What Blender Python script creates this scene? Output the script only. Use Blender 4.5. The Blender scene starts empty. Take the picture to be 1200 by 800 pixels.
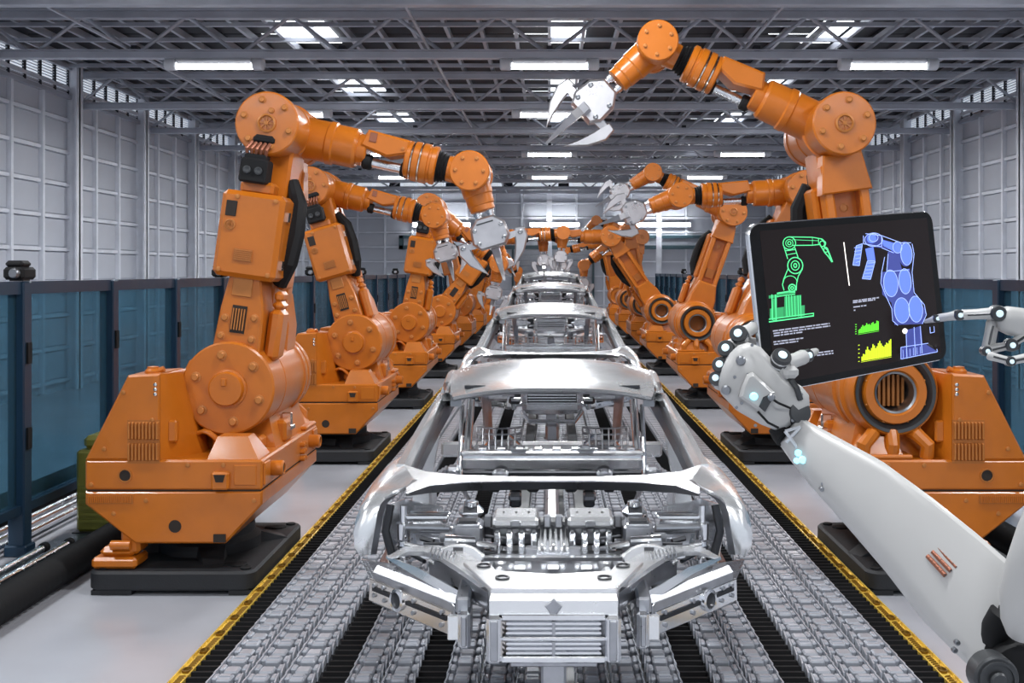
import bpy, bmesh, math, random
from mathutils import Vector, Matrix
random.seed(7)
S = bpy.context.scene
COL = S.collection
R = math.radians

# ---------------------------------------------------------------- camera
F = 1275.0                      # focal length in pixels of the 1200 px frame
cam = bpy.data.cameras.new('camera'); co = bpy.data.objects.new('camera', cam); COL.objects.link(co)
co.location = (0, 0, 2.0); co.rotation_euler = (R(90), 0, 0)
cam.sensor_width = 36; cam.lens = F / 1200 * 36
cam.shift_x = -44 / 1200; cam.shift_y = -82 / 1200
cam.clip_start = .05; cam.clip_end = 300
S.camera = co

# ---------------------------------------------------------------- world and exposure
w = bpy.data.worlds.new('world'); S.world = w; w.use_nodes = True
bg = w.node_tree.nodes['Background']; bg.inputs[0].default_value = (.80, .88, 1, 1); bg.inputs[1].default_value = .75
S.view_settings.view_transform = 'Standard'; S.view_settings.look = 'None'
S.view_settings.exposure = 0.0; S.view_settings.gamma = 1
TUBE_W = 100.0                   # watts of each fluorescent fixture
TUBE_EMIT = 15.0
SKY_EMIT = 3.4                  # rooflights

# ---------------------------------------------------------------- materials
def mat(name, col, rough=.5, metal=0, coat=0, var=.06, nscale=6, bump=0, bscale=60, emit=None, es=0, alpha=1, ior=None, rvar=.08, spec=None):
    m = bpy.data.materials.new(name); m.use_nodes = True
    nt = m.node_tree; b = nt.nodes['Principled BSDF']; L = nt.links
    b.inputs['Roughness'].default_value = rough; b.inputs['Metallic'].default_value = metal
    b.inputs['Coat Weight'].default_value = coat; b.inputs['Coat Roughness'].default_value = .12
    if ior: b.inputs['IOR'].default_value = ior
    b.inputs['Base Color'].default_value = (*col, 1)
    if var or rvar:
        tc = nt.nodes.new('ShaderNodeTexCoord'); n = nt.nodes.new('ShaderNodeTexNoise')
        n.inputs['Scale'].default_value = nscale; n.inputs['Detail'].default_value = 5
        L.new(tc.outputs['Object'], n.inputs['Vector'])
        if var:
            r = nt.nodes.new('ShaderNodeValToRGB')
            r.color_ramp.elements[0].position = .3; r.color_ramp.elements[1].position = .7
            r.color_ramp.elements[0].color = (*[c * (1 - var) for c in col], 1)
            r.color_ramp.elements[1].color = (*[min(1, c * (1 + var)) for c in col], 1)
            L.new(n.outputs['Fac'], r.inputs['Fac']); L.new(r.outputs['Color'], b.inputs['Base Color'])
        if rvar:
            mr = nt.nodes.new('ShaderNodeMapRange'); mr.inputs['To Min'].default_value = max(0.02, rough - rvar); mr.inputs['To Max'].default_value = min(1, rough + rvar)
            L.new(n.outputs['Fac'], mr.inputs['Value']); L.new(mr.outputs['Result'], b.inputs['Roughness'])
        if bump:
            n2 = nt.nodes.new('ShaderNodeTexNoise'); n2.inputs['Scale'].default_value = bscale; n2.inputs['Detail'].default_value = 3
            L.new(tc.outputs['Object'], n2.inputs['Vector'])
            bp = nt.nodes.new('ShaderNodeBump'); bp.inputs['Strength'].default_value = bump; bp.inputs['Distance'].default_value = .01
            L.new(n2.outputs['Fac'], bp.inputs['Height']); L.new(bp.outputs['Normal'], b.inputs['Normal'])
    if spec is not None: b.inputs['Specular IOR Level'].default_value = spec
    if emit:
        b.inputs['Emission Color'].default_value = (*emit, 1); b.inputs['Emission Strength'].default_value = es
    return m

def glass_mat(name, tint, gloss=.16):
    m = bpy.data.materials.new(name); m.use_nodes = True; nt = m.node_tree; nt.nodes.clear()
    o = nt.nodes.new('ShaderNodeOutputMaterial'); t = nt.nodes.new('ShaderNodeBsdfTransparent'); g = nt.nodes.new('ShaderNodeBsdfGlossy')
    mx = nt.nodes.new('ShaderNodeMixShader'); fr = nt.nodes.new('ShaderNodeFresnel'); fr.inputs['IOR'].default_value = 1.25
    n = nt.nodes.new('ShaderNodeTexNoise'); n.inputs['Scale'].default_value = 2; n.inputs['Detail'].default_value = 4
    tc = nt.nodes.new('ShaderNodeTexCoord'); r = nt.nodes.new('ShaderNodeValToRGB')
    r.color_ramp.elements[0].color = (*[c * .9 for c in tint], 1); r.color_ramp.elements[1].color = (*[c * 1.1 for c in tint], 1)
    nt.links.new(tc.outputs['Object'], n.inputs['Vector']); nt.links.new(n.outputs['Fac'], r.inputs['Fac']); nt.links.new(r.outputs['Color'], t.inputs['Color'])
    g.inputs['Roughness'].default_value = gloss
    mu = nt.nodes.new('ShaderNodeMath'); mu.operation = 'MULTIPLY'; mu.inputs[1].default_value = .30; nt.links.new(fr.outputs[0], mu.inputs[0]); nt.links.new(mu.outputs[0], mx.inputs[0]); nt.links.new(t.outputs[0], mx.inputs[1]); nt.links.new(g.outputs[0], mx.inputs[2]); df = nt.nodes.new('ShaderNodeBsdfDiffuse'); df.inputs[0].default_value = (.11, .25, .33, 1); m2 = nt.nodes.new('ShaderNodeMixShader'); m2.inputs[0].default_value = .16
    nt.links.new(mx.outputs[0], m2.inputs[1]); nt.links.new(df.outputs[0], m2.inputs[2]); nt.links.new(m2.outputs[0], o.inputs[0])
    return m

M = {}
M['orange'] = mat('orange_paint', (.53, .145, .009), .32, 0, .2, .07, 5, .05, 40)
M['orange_dark'] = mat('darker_orange_paint', (.42, .13, .015), .5, 0, .1)  # darker orange for panel backs, port rims, slots and badge marks
M['black'] = mat('black_rubber', (.008, .008, .009), .7, spec=.3)
M['plate'] = mat('charcoal_cast_iron', (.014, .015, .018), .6, 0, 0, .15, 8, .15, 90)
M['silver'] = mat('brushed_silver', (.78, .79, .82), .26, 1, 0, .06, 9)
M['gripper'] = mat('satin_gripper_metal', (.52, .51, .53), .3, .85, 0, .08, 9)
M['steel'] = mat('dark_steel', (.30, .31, .33), .35, .9)
M['copper'] = mat('copper_brown', (.32, .12, .07), .45, .5)
M['bolt'] = mat('bolt_orange_brown', (.50, .18, .04), .35, .2)
M['hole'] = mat('dark_hole', (.02, .012, .008), .7)
M['wall'] = mat('pale_wall_sheet', (.54, .56, .62), .62, 0, 0, .05, 1.5)
M['batten'] = mat('galvanised_batten', (.74, .76, .82), .5, .1, 0, .1, 3)
M['deck'] = mat('dark_roof_deck', (.022, .024, .032), .6, .2, 0, .1, 2)
M['truss'] = mat('galvanised_truss', (.47, .49, .55), .4, .25, 0, .12, 2)
M['fixture'] = mat('fixture_grey', (.62, .64, .68), .4)
M['tube'] = mat('lit_tube', (1, 1, 1), .5, var=0, rvar=0, emit=(.95, .98, 1), es=TUBE_EMIT)
M['sky'] = mat('lit_rooflight', (.9, .92, .95), .5, var=0, rvar=0, emit=(.90, .95, 1), es=SKY_EMIT)
M['vent'] = mat('lit_vent_window', (.8, .85, .9), .5, var=0, rvar=0, emit=(.85, .92, 1), es=.55)
M['navy'] = mat('navy_fence_paint', (.016, .045, .085), .4, .2, .1)
M['teal'] = mat('teal_frame_paint', (.035, .075, .095), .4)
M['pane'] = glass_mat('blue_tinted_pane', (.38, .58, .68))
M['gold'] = mat('brass_strip', (.92, .60, .10), .28, .4, 0, .2, 14, .2, 60)
M['golddark'] = mat('brass_dark_recess', (.22, .12, .015), .5, .6)
M['chain'] = mat('grey_chain_steel', (.46, .48, .53), .36, .35, 0, .08, 20)
M['chaindark'] = mat('grey_chain_dark', (.16, .17, .19), .45, .7)
M['belt'] = mat('black_belt_rubber', (.006, .006, .007), .75, spec=.2)
M['chrome'] = mat('car_bare_metal', (.90, .91, .93), .17, 1, 0, .05, 5, .05, 12, rvar=.07)
M['body'] = mat('car_body_bright_metal', (.92, .93, .94), .25, .76, .2, .04, 4, .04, 10)
M['alu'] = mat('car_cast_aluminium', (.45, .46, .49), .3, .9, 0, .12, 12)
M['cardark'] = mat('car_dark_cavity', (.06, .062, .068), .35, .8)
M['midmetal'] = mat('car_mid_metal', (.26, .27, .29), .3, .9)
M['strip'] = mat('lit_wall_strip', (1, 1, 1), .5, var=0, rvar=0, emit=(.95, .98, 1), es=55)
M['warm'] = mat('car_warm_metal', (.84, .78, .72), .2, 1)
M['olive'] = mat('olive_green_paint', (.20, .20, .03), .45)
M['white'] = mat('white_robot_shell', (.50, .495, .485), .42, 0, .1, .03, 5)
M['dgrey'] = mat('dark_grey_joint', (.055, .058, .062), .38, .3)
M['screen'] = mat('tablet_glass', (.020, .013, .012), .12, 0, 0, var=0, rvar=0, spec=.25)
M['bezel'] = mat('tablet_bezel', (.006, .006, .006), .2, spec=.25)
def em(name, c, s): return mat(name, c, .5, var=0, rvar=0, emit=c, es=s)
M['glow'] = em('joint_glow', (.75, .93, 1), .4)
M['cyan'] = em('cyan_glow', (.35, .85, 1), 1.3)
M['e_green'] = em('screen_green', (.10, .85, .30), .9)
M['e_green2'] = em('screen_dim_green', (.03, .33, .11), .8)
M['e_lime'] = em('screen_lime', (.12, .75, .03), .9)
M['e_yel'] = em('screen_yellow_green', (.62, .80, .02), .95)
M['e_blue'] = em('screen_blue', (.13, .22, .85), .75)
M['e_blue2'] = em('screen_bright_blue', (.38, .50, 1.0), .95)
M['e_bluedim'] = em('screen_dim_blue', (.045, .06, .26), .8)
M['e_grey'] = em('screen_text', (.42, .43, .52), .6)
M['e_white'] = em('screen_white', (1, .92, .85), 1.6)

# floor: polished concrete, pale lavender grey
def floor_mat():
    m = mat('polished_floor', (.46, .47, .515), .2, 0, .2, .07, .9, 0, rvar=.08)
    return m
M['floor'] = floor_mat()

# ---------------------------------------------------------------- mesh helpers
class MB:
    def __init__(s): s.v = []; s.f = []
    def add(s, vs, fs, T=None):
        o = len(s.v)
        if T is not None: vs = [tuple(T @ Vector(p)) for p in vs]
        s.v += [tuple(p) for p in vs]; s.f += [tuple(i + o for i in f) for f in fs]; return s
    def hull(s, pts, T=None):
        bm = bmesh.new()
        for p in pts: bm.verts.new(p)
        r = bmesh.ops.convex_hull(bm, input=bm.verts)
        bad = [g for g in r['geom_interior'] if isinstance(g, bmesh.types.BMVert)]
        if bad: bmesh.ops.delete(bm, geom=bad, context='VERTS')
        bmesh.ops.dissolve_limit(bm, angle_limit=.01, verts=bm.verts, edges=bm.edges)
        bmesh.ops.recalc_face_normals(bm, faces=bm.faces)
        bm.verts.index_update()
        s.add([v.co[:] for v in bm.verts], [[v.index for v in f.verts] for f in bm.faces], T); bm.free(); return s
    def box(s, c, d, ch=0, T=None):
        x, y, z = [a / 2 for a in d]
        if ch <= 0:
            vs = [(c[0] + i * x, c[1] + j * y, c[2] + k * z) for i in (-1, 1) for j in (-1, 1) for k in (-1, 1)]
            return s.add(vs, [(0, 1, 3, 2), (4, 6, 7, 5), (0, 4, 5, 1), (2, 3, 7, 6), (0, 2, 6, 4), (1, 5, 7, 3)], T)
        ch = min(ch, x * .9, y * .9, z * .9)
        pts = []
        for i in (-1, 1):
            for j in (-1, 1):
                for k in (-1, 1):
                    for q in ((0, ch, ch), (ch, 0, ch), (ch, ch, 0)):
                        pts.append((c[0] + i * (x - q[0]), c[1] + j * (y - q[1]), c[2] + k * (z - q[2])))
        return s.hull(pts, T)
    def bx(s, x0, x1, y0, y1, z0, z1, ch=0, T=None):
        return s.box(((x0 + x1) / 2, (y0 + y1) / 2, (z0 + z1) / 2), (abs(x1 - x0), abs(y1 - y0), abs(z1 - z0)), ch, T)
    def lathe(s, prof, o=(0, 0, 0), ax=(0, 1, 0), n=32, T=None):
        ax = Vector(ax).normalized(); u = ax.orthogonal().normalized()
        if abs(ax.y) > .99: u = Vector((1, 0, 0))
        v = ax.cross(u); o = Vector(o); vs = []; rings = []
        for r, h in prof:
            if r < 1e-6: rings.append([len(vs)]); vs.append(o + ax * h)
            else:
                rings.append(list(range(len(vs), len(vs) + n)))
                vs += [o + ax * h + (u * math.cos(2 * math.pi * k / n) + v * math.sin(2 * math.pi * k / n)) * r for k in range(n)]
        fs = []
        for a, b in zip(rings, rings[1:]):
            for k in range(n):
                k2 = (k + 1) % n
                if len(a) == 1 and len(b) == 1: continue
                if len(a) == 1: fs.append((a[0], b[k2], b[k]))
                elif len(b) == 1: fs.append((a[k], a[k2], b[0]))
                else: fs.append((a[k], a[k2], b[k2], b[k]))
        return s.add([p[:] for p in vs], fs, T)
    def cyl(s, p0, p1, r0, r1=None, n=20, bev=0, T=None):
        p0 = Vector(p0); p1 = Vector(p1); r1 = r0 if r1 is None else r1; L = (p1 - p0).length
        if bev: pr = [(0, 0), (r0 - bev, 0), (r0, bev), (r1, L - bev), (r1 - bev, L), (0, L)]
        else: pr = [(0, 0), (r0, 0), (r1, L), (0, L)]
        return s.lathe(pr, p0, p1 - p0, n, T)
    def prism(s, pts, d0, d1, plane='xz', bev=0, T=None):
        # polygon extruded along the remaining axis; bev insets both end caps
        n = len(pts); area = sum(pts[i][0] * pts[(i + 1) % n][1] - pts[(i + 1) % n][0] * pts[i][1] for i in range(n))
        if area < 0: pts = pts[::-1]
        def inset(b):
            out = []
            for i in range(n):
                p = Vector(pts[i]); a = (p - Vector(pts[i - 1])).normalized(); c = (Vector(pts[(i + 1) % n]) - p).normalized()
                n1 = Vector((-a.y, a.x)); n2 = Vector((-c.y, c.x)); q = n1 + n2
                k = b / max(.3, (1 + n1.dot(n2)) / 2 * q.length) if q.length > 1e-6 else 0
                q = q.normalized() if q.length > 1e-6 else q
                out.append(tuple(p + q * min(b / max(.35, math.sqrt(max(0, (1 + n1.dot(n2)) / 2))), b * 2.5)))
            return out
        lo, hi = min(d0, d1), max(d0, d1)
        layers = [(inset(bev), lo), (pts, lo + bev), (pts, hi - bev), (inset(bev), hi)] if bev else [(pts, lo), (pts, hi)]
        mk = {'xz': lambda p, d: (p[0], d, p[1]), 'xy': lambda p, d: (p[0], p[1], d), 'yz': lambda p, d: (d, p[0], p[1])}[plane]
        vs = [mk(p, d) for ps, d in layers for p in ps]; fs = []
        for l in range(len(layers) - 1):
            for i in range(n):
                j = (i + 1) % n; fs.append((l * n + i, l * n + j, (l + 1) * n + j, (l + 1) * n + i))
        fs.append(tuple(range(n))[::-1]); fs.append(tuple((len(layers) - 1) * n + i for i in range(n)))
        if plane == 'xz': fs = [f[::-1] for f in fs]
        return s.add(vs, fs, T)
    def tube(s, path, r, n=10, T=None):
        P = [Vector(p) for p in path]; m = len(P); vs = []; rr = r if isinstance(r, (list, tuple)) else [r] * m
        u = None
        for i in range(m):
            t = (P[min(i + 1, m - 1)] - P[max(i - 1, 0)]).normalized()
            if u is None: u = t.orthogonal().normalized()
            else: u = (u - t * u.dot(t)).normalized()
            v = t.cross(u)
            vs += [P[i] + (u * math.cos(2 * math.pi * k / n) + v * math.sin(2 * math.pi * k / n)) * rr[i] for k in range(n)]
        fs = [(i * n + k, i * n + (k + 1) % n, (i + 1) * n + (k + 1) % n, (i + 1) * n + k) for i in range(m - 1) for k in range(n)]
        fs.append(tuple(range(n))[::-1]); fs.append(tuple((m - 1) * n + k for k in range(n)))
        return s.add([p[:] for p in vs], fs, T)
    def sweep(s, path, prof, up=(0, 0, 1), scales=None, T=None):
        # closed profile (a, b): a along the side vector, b along up
        P = [Vector(p) for p in path]; m = len(P); n = len(prof); vs = []
        for i in range(m):
            t = (P[min(i + 1, m - 1)] - P[max(i - 1, 0)]).normalized(); sd = t.cross(Vector(up)).normalized(); u = sd.cross(t)
            k = scales[i] if scales else 1
            vs += [P[i] + sd * a * k + u * b * k for a, b in prof]
        fs = [(i * n + k, i * n + (k + 1) % n, (i + 1) * n + (k + 1) % n, (i + 1) * n + k) for i in range(m - 1) for k in range(n)]
        fs.append(tuple(range(n))[::-1]); fs.append(tuple((m - 1) * n + k for k in range(n)))
        return s.add([p[:] for p in vs], fs, T)
    def sheet(s, rows, t, T=None):
        a = len(rows); b = len(rows[0]); G = [[Vector(p) for p in r] for r in rows]; vs = []; lo = []
        for i in range(a):
            for j in range(b):
                du = G[min(i + 1, a - 1)][j] - G[max(i - 1, 0)][j]; dv = G[i][min(j + 1, b - 1)] - G[i][max(j - 1, 0)]
                nn = du.cross(dv); nn = nn.normalized() if nn.length > 1e-9 else Vector((0, 0, 1))
                vs.append(G[i][j]); lo.append(G[i][j] - nn * t)
        N = a * b; fs = []
        for i in range(a - 1):
            for j in range(b - 1):
                q = (i * b + j, (i + 1) * b + j, (i + 1) * b + j + 1, i * b + j + 1)
                fs.append(q); fs.append(tuple(k + N for k in q[::-1]))
        rim = [(0, j) for j in range(b)] + [(i, b - 1) for i in range(1, a)] + [(a - 1, j) for j in range(b - 2, -1, -1)] + [(i, 0) for i in range(a - 2, 0, -1)]
        for k in range(len(rim)):
            p = rim[k]; q = rim[(k + 1) % len(rim)]; i0 = p[0] * b + p[1]; i1 = q[0] * b + q[1]
            fs.append((i0, i1, i1 + N, i0 + N))
        return s.add([p[:] for p in vs + lo], fs, T)
    def mirror(s):
        m = MB(); m.v = [(-x, y, z) for x, y, z in s.v]; m.f = [f[::-1] for f in s.f]; return m
    def mesh(s, name, m, smooth=32):
        me = bpy.data.meshes.new(name); me.from_pydata(s.v, [], s.f); me.update()
        bm = bmesh.new(); bm.from_mesh(me); bmesh.ops.recalc_face_normals(bm, faces=bm.faces); bm.to_mesh(me); bm.free()
        if m: me.materials.append(M[m] if isinstance(m, str) else m)
        if smooth:
            me.polygons.foreach_set('use_smooth', [True] * len(me.polygons)); me.set_sharp_from_angle(angle=R(smooth))
        return me
    def build(s, name, m, parent=None, T=None, smooth=32):
        return put(name, s.mesh(name, m, smooth), parent, T)

def put(name, me, parent=None, T=None):
    o = bpy.data.objects.new(name, me); COL.objects.link(o)
    if parent is not None: o.parent = parent
    if T is not None: o.matrix_basis = T
    return o
def empty(name, T=None):
    o = bpy.data.objects.new(name, None); COL.objects.link(o); o.empty_display_size = .1
    if T is not None: o.matrix_basis = T
    return o
def tag(o, label, cat, group=None, kind=None):
    o['label'] = label; o['category'] = cat
    if group: o['group'] = group
    if kind: o['kind'] = kind
    return o
def copy_tree(o, parent=None):
    c = o.copy(); COL.objects.link(c)
    if parent is not None: c.parent = parent
    for ch in list(o.children): copy_tree(ch, c)
    return c
Tr = lambda x, y, z: Matrix.Translation((x, y, z))
Ry = lambda a: Matrix(((math.cos(a), 0, -math.sin(a), 0), (0, 1, 0, 0), (math.sin(a), 0, math.cos(a), 0), (0, 0, 0, 1)))
Rz = lambda a: Matrix.Rotation(a, 4, 'Z')
def unproj(px, py, d): return Vector(((px - 644) * d / F, d, 2 - (py - 318) * d / F))
# ================================================================ the hall
W, BACK, ROOF, FRONT = 8.25, 41.0, 5.62, -8.0
fl = MB().bx(-W - .3, W + .3, FRONT, BACK + .3, -.2, 0).build('floor', 'floor'); fl['kind'] = 'structure'

panel_me = MB().box((0, 0, 0), (.95, .04, .47), .015).mesh('wall_panel', 'wall', 0)
batten_h = MB().box((0, 0, 0), (1.03, .06, .055)).mesh('batten', 'batten', 0)
ROWZ = [.17 + .55 * i for i in range(10)]            # batten heights; panels stand between them
def side_wall(sgn, name):
    x = sgn * W
    wl = MB().bx(x, x + sgn * .2, FRONT, BACK, 0, 4.95).build(name, 'wall', smooth=0)
    wl.data.materials[0] = M['wall']; wl['kind'] = 'structure'
    up = MB().bx(x, x + sgn * .2, FRONT, BACK, 5.46, ROOF + .1).build('upper_strip', 'wall', wl, smooth=0)
    rot = Rz(R(90))
    far = MB()
    ys = [18.6 + 3.1 / 3 * k for k in range(-26, 22)]
    for y in ys:
        yc = y + 3.1 / 6
        if yc > BACK: continue
        for i, z in enumerate(ROWZ):
            if i < 9:
                if yc > 15.2: put('wall_panel', panel_me, wl, Tr(x - sgn * .005, yc, z + .275) @ rot)
                else: far.bx(x, x - sgn * .02, yc - .485, yc + .485, z + .03, z + .52)
            if yc > 15.2 and i % 1 == 0: pass
    far.build('wall_sheet', 'wall', wl, smooth=0)['kind'] = 'stuff'
    for z in ROWZ: MB().bx(x - sgn * .06, x, FRONT, BACK, z - .028, z + .028).build('rail', 'batten', wl, smooth=0)
    for k, y in enumerate(ys):
        if y > BACK or y < 6: continue
        if (k + 1) % 3 == 0:      # column
            c = MB().bx(x - sgn * .22, x, y - .03, y + .03, 0, ROOF).bx(x - sgn * .22, x - sgn * .19, y - .13, y + .13, 0, ROOF)
            c.build('column', 'batten', wl, smooth=0)
        else: MB().bx(x - sgn * .09, x, y - .035, y + .035, .02, 4.95).build('batten', 'batten', wl, smooth=0)
    MB().bx(x - sgn * .1, x, FRONT, BACK, 4.93, 5.0).build('vent_sill', 'truss', wl, smooth=0)
    MB().bx(x - sgn * .1, x, FRONT, BACK, 5.43, 5.52).build('vent_head', 'truss', wl, smooth=0)
    pm = MB().bx(-.23, .23, -.01, .01, 5.0, 5.43).mesh('vent_pane', 'vent', 0)
    fm = MB().bx(-.29, -.23, -.05, .03, 5.0, 5.43); sl = MB()
    for i in range(9): sl.bx(-.23, .23, -.04, -.015, 5.02 + i * .046, 5.034 + i * .046)
    fm = fm.mesh('vent_post', 'deck', 0); sm = sl.mesh('vent_slats', 'batten', 0)
    y = 12.6
    while y < BACK - .3:
        q = Tr(x, y, 0) @ Rz(R(90 if sgn < 0 else -90))
        p = put('vent_window', pm, wl, q)
        put('vent_post', fm, p); put('vent_slats', sm, p)['kind'] = 'stuff'
        y += .52
    MB().bx(x, x + sgn * .2, FRONT, 12.3, 4.95, 5.46).build('upper_wall', 'wall', wl, smooth=0)
    return wl
wall_l = side_wall(-1, 'wall_left'); wall_r = side_wall(1, 'wall_right')

# back wall
wb = MB().bx(-W - .2, W + .2, BACK, BACK + .2, 0, 5.0).bx(-W - .2, W + .2, BACK, BACK + .2, 5.4, ROOF + .1).build('wall_back', 'wall', smooth=0); wb['kind'] = 'structure'
bx_ = [-W + 1.03 * k for k in range(17)]
for k, x in enumerate(bx_[:-1]):
    for i, z in enumerate(ROWZ[:-1]):
        put('wall_panel', panel_me, wb, Tr(x + .515, BACK, z + .275))
for z in ROWZ: MB().bx(-W, W, BACK - .06, BACK, z - .025, z + .025).build('rail', 'batten', wb, smooth=0)
for k, x in enumerate(bx_):
    big = k in (4, 8, 12)
    MB().bx(x - (.1 if big else .035), x + (.1 if big else .035), BACK - (.16 if big else .08), BACK, 0, 5.0).build('column' if big else 'batten', 'batten', wb, smooth=0)
for i in range(31):
    x = -W + .3 + i * .53
    MB().bx(x - .2, x + .2, BACK - .01, BACK + .02, 5.02, 5.38).build('vent_window', 'vent' if i % 4 else 'deck', wb, smooth=0)
MB().bx(-W, W, BACK - .2, BACK, 4.92, 5.04).build('vent_sill', 'truss', wb, smooth=0)
MB().bx(-W, W, BACK - .2, BACK, 5.38, 5.5).build('vent_head', 'truss', wb, smooth=0)
# long dark framed window band, shutter below it
wn = MB().bx(-5.66, 5.82, BACK - .14, BACK - .06, 2.84, 2.98).bx(-5.66, 5.82, BACK - .14, BACK - .06, 3.24, 3.36).bx(-5.66, -5.5, BACK - .14, BACK - .06, 2.84, 3.36).bx(5.66, 5.82, BACK - .14, BACK - .06, 2.84, 3.36).build('window_1', 'teal', smooth=0)
wn['kind'] = 'structure'
for a, b in ((-5.5, -1.8), (-1.8, 1.9), (1.9, 5.66)):
    MB().bx(a + .02, b - .02, BACK - .1, BACK - .07, 2.98, 3.24).build('pane', mat('window_grey_pane', (.30, .32, .36), .2), wn, smooth=0)
dr = MB().bx(-1.34, 1.60, BACK - .12, BACK - .06, 0, 2.84).build('door_1', mat('shutter_grey', (.33, .35, .39), .45), smooth=0); dr['kind'] = 'structure'
for i in range(14): MB().box((.13, BACK - .13, .1 + i * .2), (2.86, .03, .17), .008).build('shutter_slat', dr.data.materials[0], dr, smooth=0)
MB().bx(-1.42, -1.34, BACK - .18, BACK, 0, 2.84).bx(1.60, 1.68, BACK - .18, BACK, 0, 2.84).build('shutter_frame', 'teal', dr, smooth=0)
for i, (a, b) in enumerate(((-5.1, -3.0), (-.7, 1.08), (2.6, 5.25))):
    t = empty('strip_light', Tr((a + b) / 2, BACK - .27, 3.75))
    tag(t, ('strip light on the end wall behind the boxed robots', 'strip light on the end wall above the facing grippers', 'long strip light on the end wall beside the pink-lit gripper')[i], 'light', 'strip lights on the end wall')
    MB().bx(a - t.location.x, b - t.location.x, -.05, .03, -.05, .05).build('tube', 'strip', t, smooth=0)
    MB().bx(a - t.location.x - .05, b - t.location.x + .05, .03, .09, -.09, .09, .01).build('housing', 'fixture', t, smooth=0)

# ceiling: dark deck, lengthwise purlins, cross rails, rooflights, trusses
ce = MB().bx(-W - .3, W + .3, FRONT, BACK + .3, ROOF + .06, ROOF + .2).build('ceiling', 'deck', smooth=0); ce['kind'] = 'structure'
dm = MB().box((0, 0, 0), (.98, 1.28, .05), .015).mesh('roof_panel', 'deck', 0)
sky_spots = set()
LIGHT_X = (-3.85, .0, 3.9)
sky_y = [(15.9, 17.3), (20.6, 22.1), (25.2, 26.6), (30.0, 31.4), (34.5, 36)]
ny = 0
far = MB()
y = 12.0
while y < BACK - .5:
    for k in range(16):
        x = -7.5 + k * 1.0
        if any(a < y < b for a, b in sky_y) and any(abs(x - lx) < .6 for lx in (-3.5, .5, 4.5)): continue
        put('roof_panel', dm, ce, Tr(x, y, ROOF + .03)) if y < 31 else far.box((x, y, ROOF + .03), (.98, 1.28, .05))
    y += 1.32
far.build('roof_sheet', 'deck', ce, smooth=0)['kind'] = 'stuff'
for a, b in sky_y:
    for lx in LIGHT_X:
        s_ = MB().bx(lx - .55, lx + .55, a, b, ROOF + .01, ROOF + .04).build('rooflight', 'sky', ce, smooth=0)
for k in range(33):
    x = -8 + k * .5
    MB().bx(x - .025, x + .025, 8, BACK, ROOF - .12, ROOF - .02).build('purlin', 'truss', ce, smooth=0)
y = 11.3
while y < BACK:
    MB().bx(-W, W, y - .03, y + .03, ROOF - .16, ROOF - .1).build('cross_rail', 'truss', ce, smooth=0); y += 1.02
TRUSS = [3.0, 7.3, 11.58, 14.46, 18.96, 22.3, 25.4, 28.4, 31.6, 34.6, 37.6]
ZB, ZT = 4.87, 5.40
for j, y in enumerate(TRUSS):
    t = MB().bx(-W, W, y - .06, y + .06, ZB - .05, ZB + .05, .01).bx(-W, W, y - .09, y + .09, ZB + .05, ZB + .065).build('roof_truss', 'truss', ce, smooth=0)
    MB().bx(-W, W, y - .06, y + .06, ZT - .05, ZT + .05, .01).bx(-W, W, y - .11, y + .11, ZT + .05, ZT + .065).build('top_chord', 'truss', t, smooth=0)
    n = 12; st = 2 * W / n
    for k in range(n):
        x0 = -W + k * st; xm = x0 + st / 2
        for a, b in (((x0, ZB), (xm, ZT)), ((xm, ZT), (x0 + st, ZB))):
            MB().cyl((a[0], y, a[1]), (b[0], y, b[1]), .026, n=8).build('brace', 'truss', t)
    for k in range(0, n + 1, 2):
        MB().bx(-W + k * st - .04, -W + k * st + .04, y - .07, y + .07, ZB + .05, ZB + .12).build('gusset', 'deck', t, smooth=0)
for x in (-5.6, -1.6, 2.6, 6.2):
    MB().bx(x - .015, x + .015, 9, BACK, ZB + .07, ZB + .1).build('tie_beam', 'truss', ce, smooth=0)

# fluorescent fixtures under the trusses
rowname = {14.46: 'closest row', 18.96: 'second row', 25.4: 'third row', 31.6: 'fourth row', 10.2: 'row over the front car', 5.9: 'row over the tablet', 1.5: 'unseen overhead row added for light', -3: 'unseen rear row added for light'}
hm = MB().box((0, 0, .03), (1.02, .16, .08), .03).mesh('housing', 'fixture')
em_ = MB().cyl((-.66, 0, -.005), (-.50, 0, -.005), .085, n=14, bev=.02).mesh('end_cap', 'fixture')
tm = MB().cyl((-.5, 0, -.035), (.5, 0, -.035), .042, n=14).mesh('tube', 'tube')
for y in (14.46, 18.96, 25.4, 31.6, 10.2, 5.9, 1.5, -3):  # last two rows are unseen, added to light the arm and front faces
    for x, side in ((-4.45, 'over the boxed robots'), (0, 'over the cars'), (4.5, 'over the ring-drum robots')):
        t = empty('fluorescent_light', Tr(x, y, 4.76))
        tag(t, f'white fluorescent tube fixture hung {side}, {rowname[y]}', 'light', 'fluorescent ceiling lights')
        put('housing', hm, t); put('end_cap', em_, t); put('end_cap', em_, t, Rz(math.pi)); put('tube', tm, t)
        ld = bpy.data.lights.new('lamp', 'AREA'); ld.shape = 'RECTANGLE'; ld.size = 1.0; ld.size_y = .12; ld.energy = TUBE_W; ld.color = (.96, .98, 1)
        lo = bpy.data.objects.new('lamp', ld); COL.objects.link(lo); lo.parent = t; lo.location = (0, 0, -.09)

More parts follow.
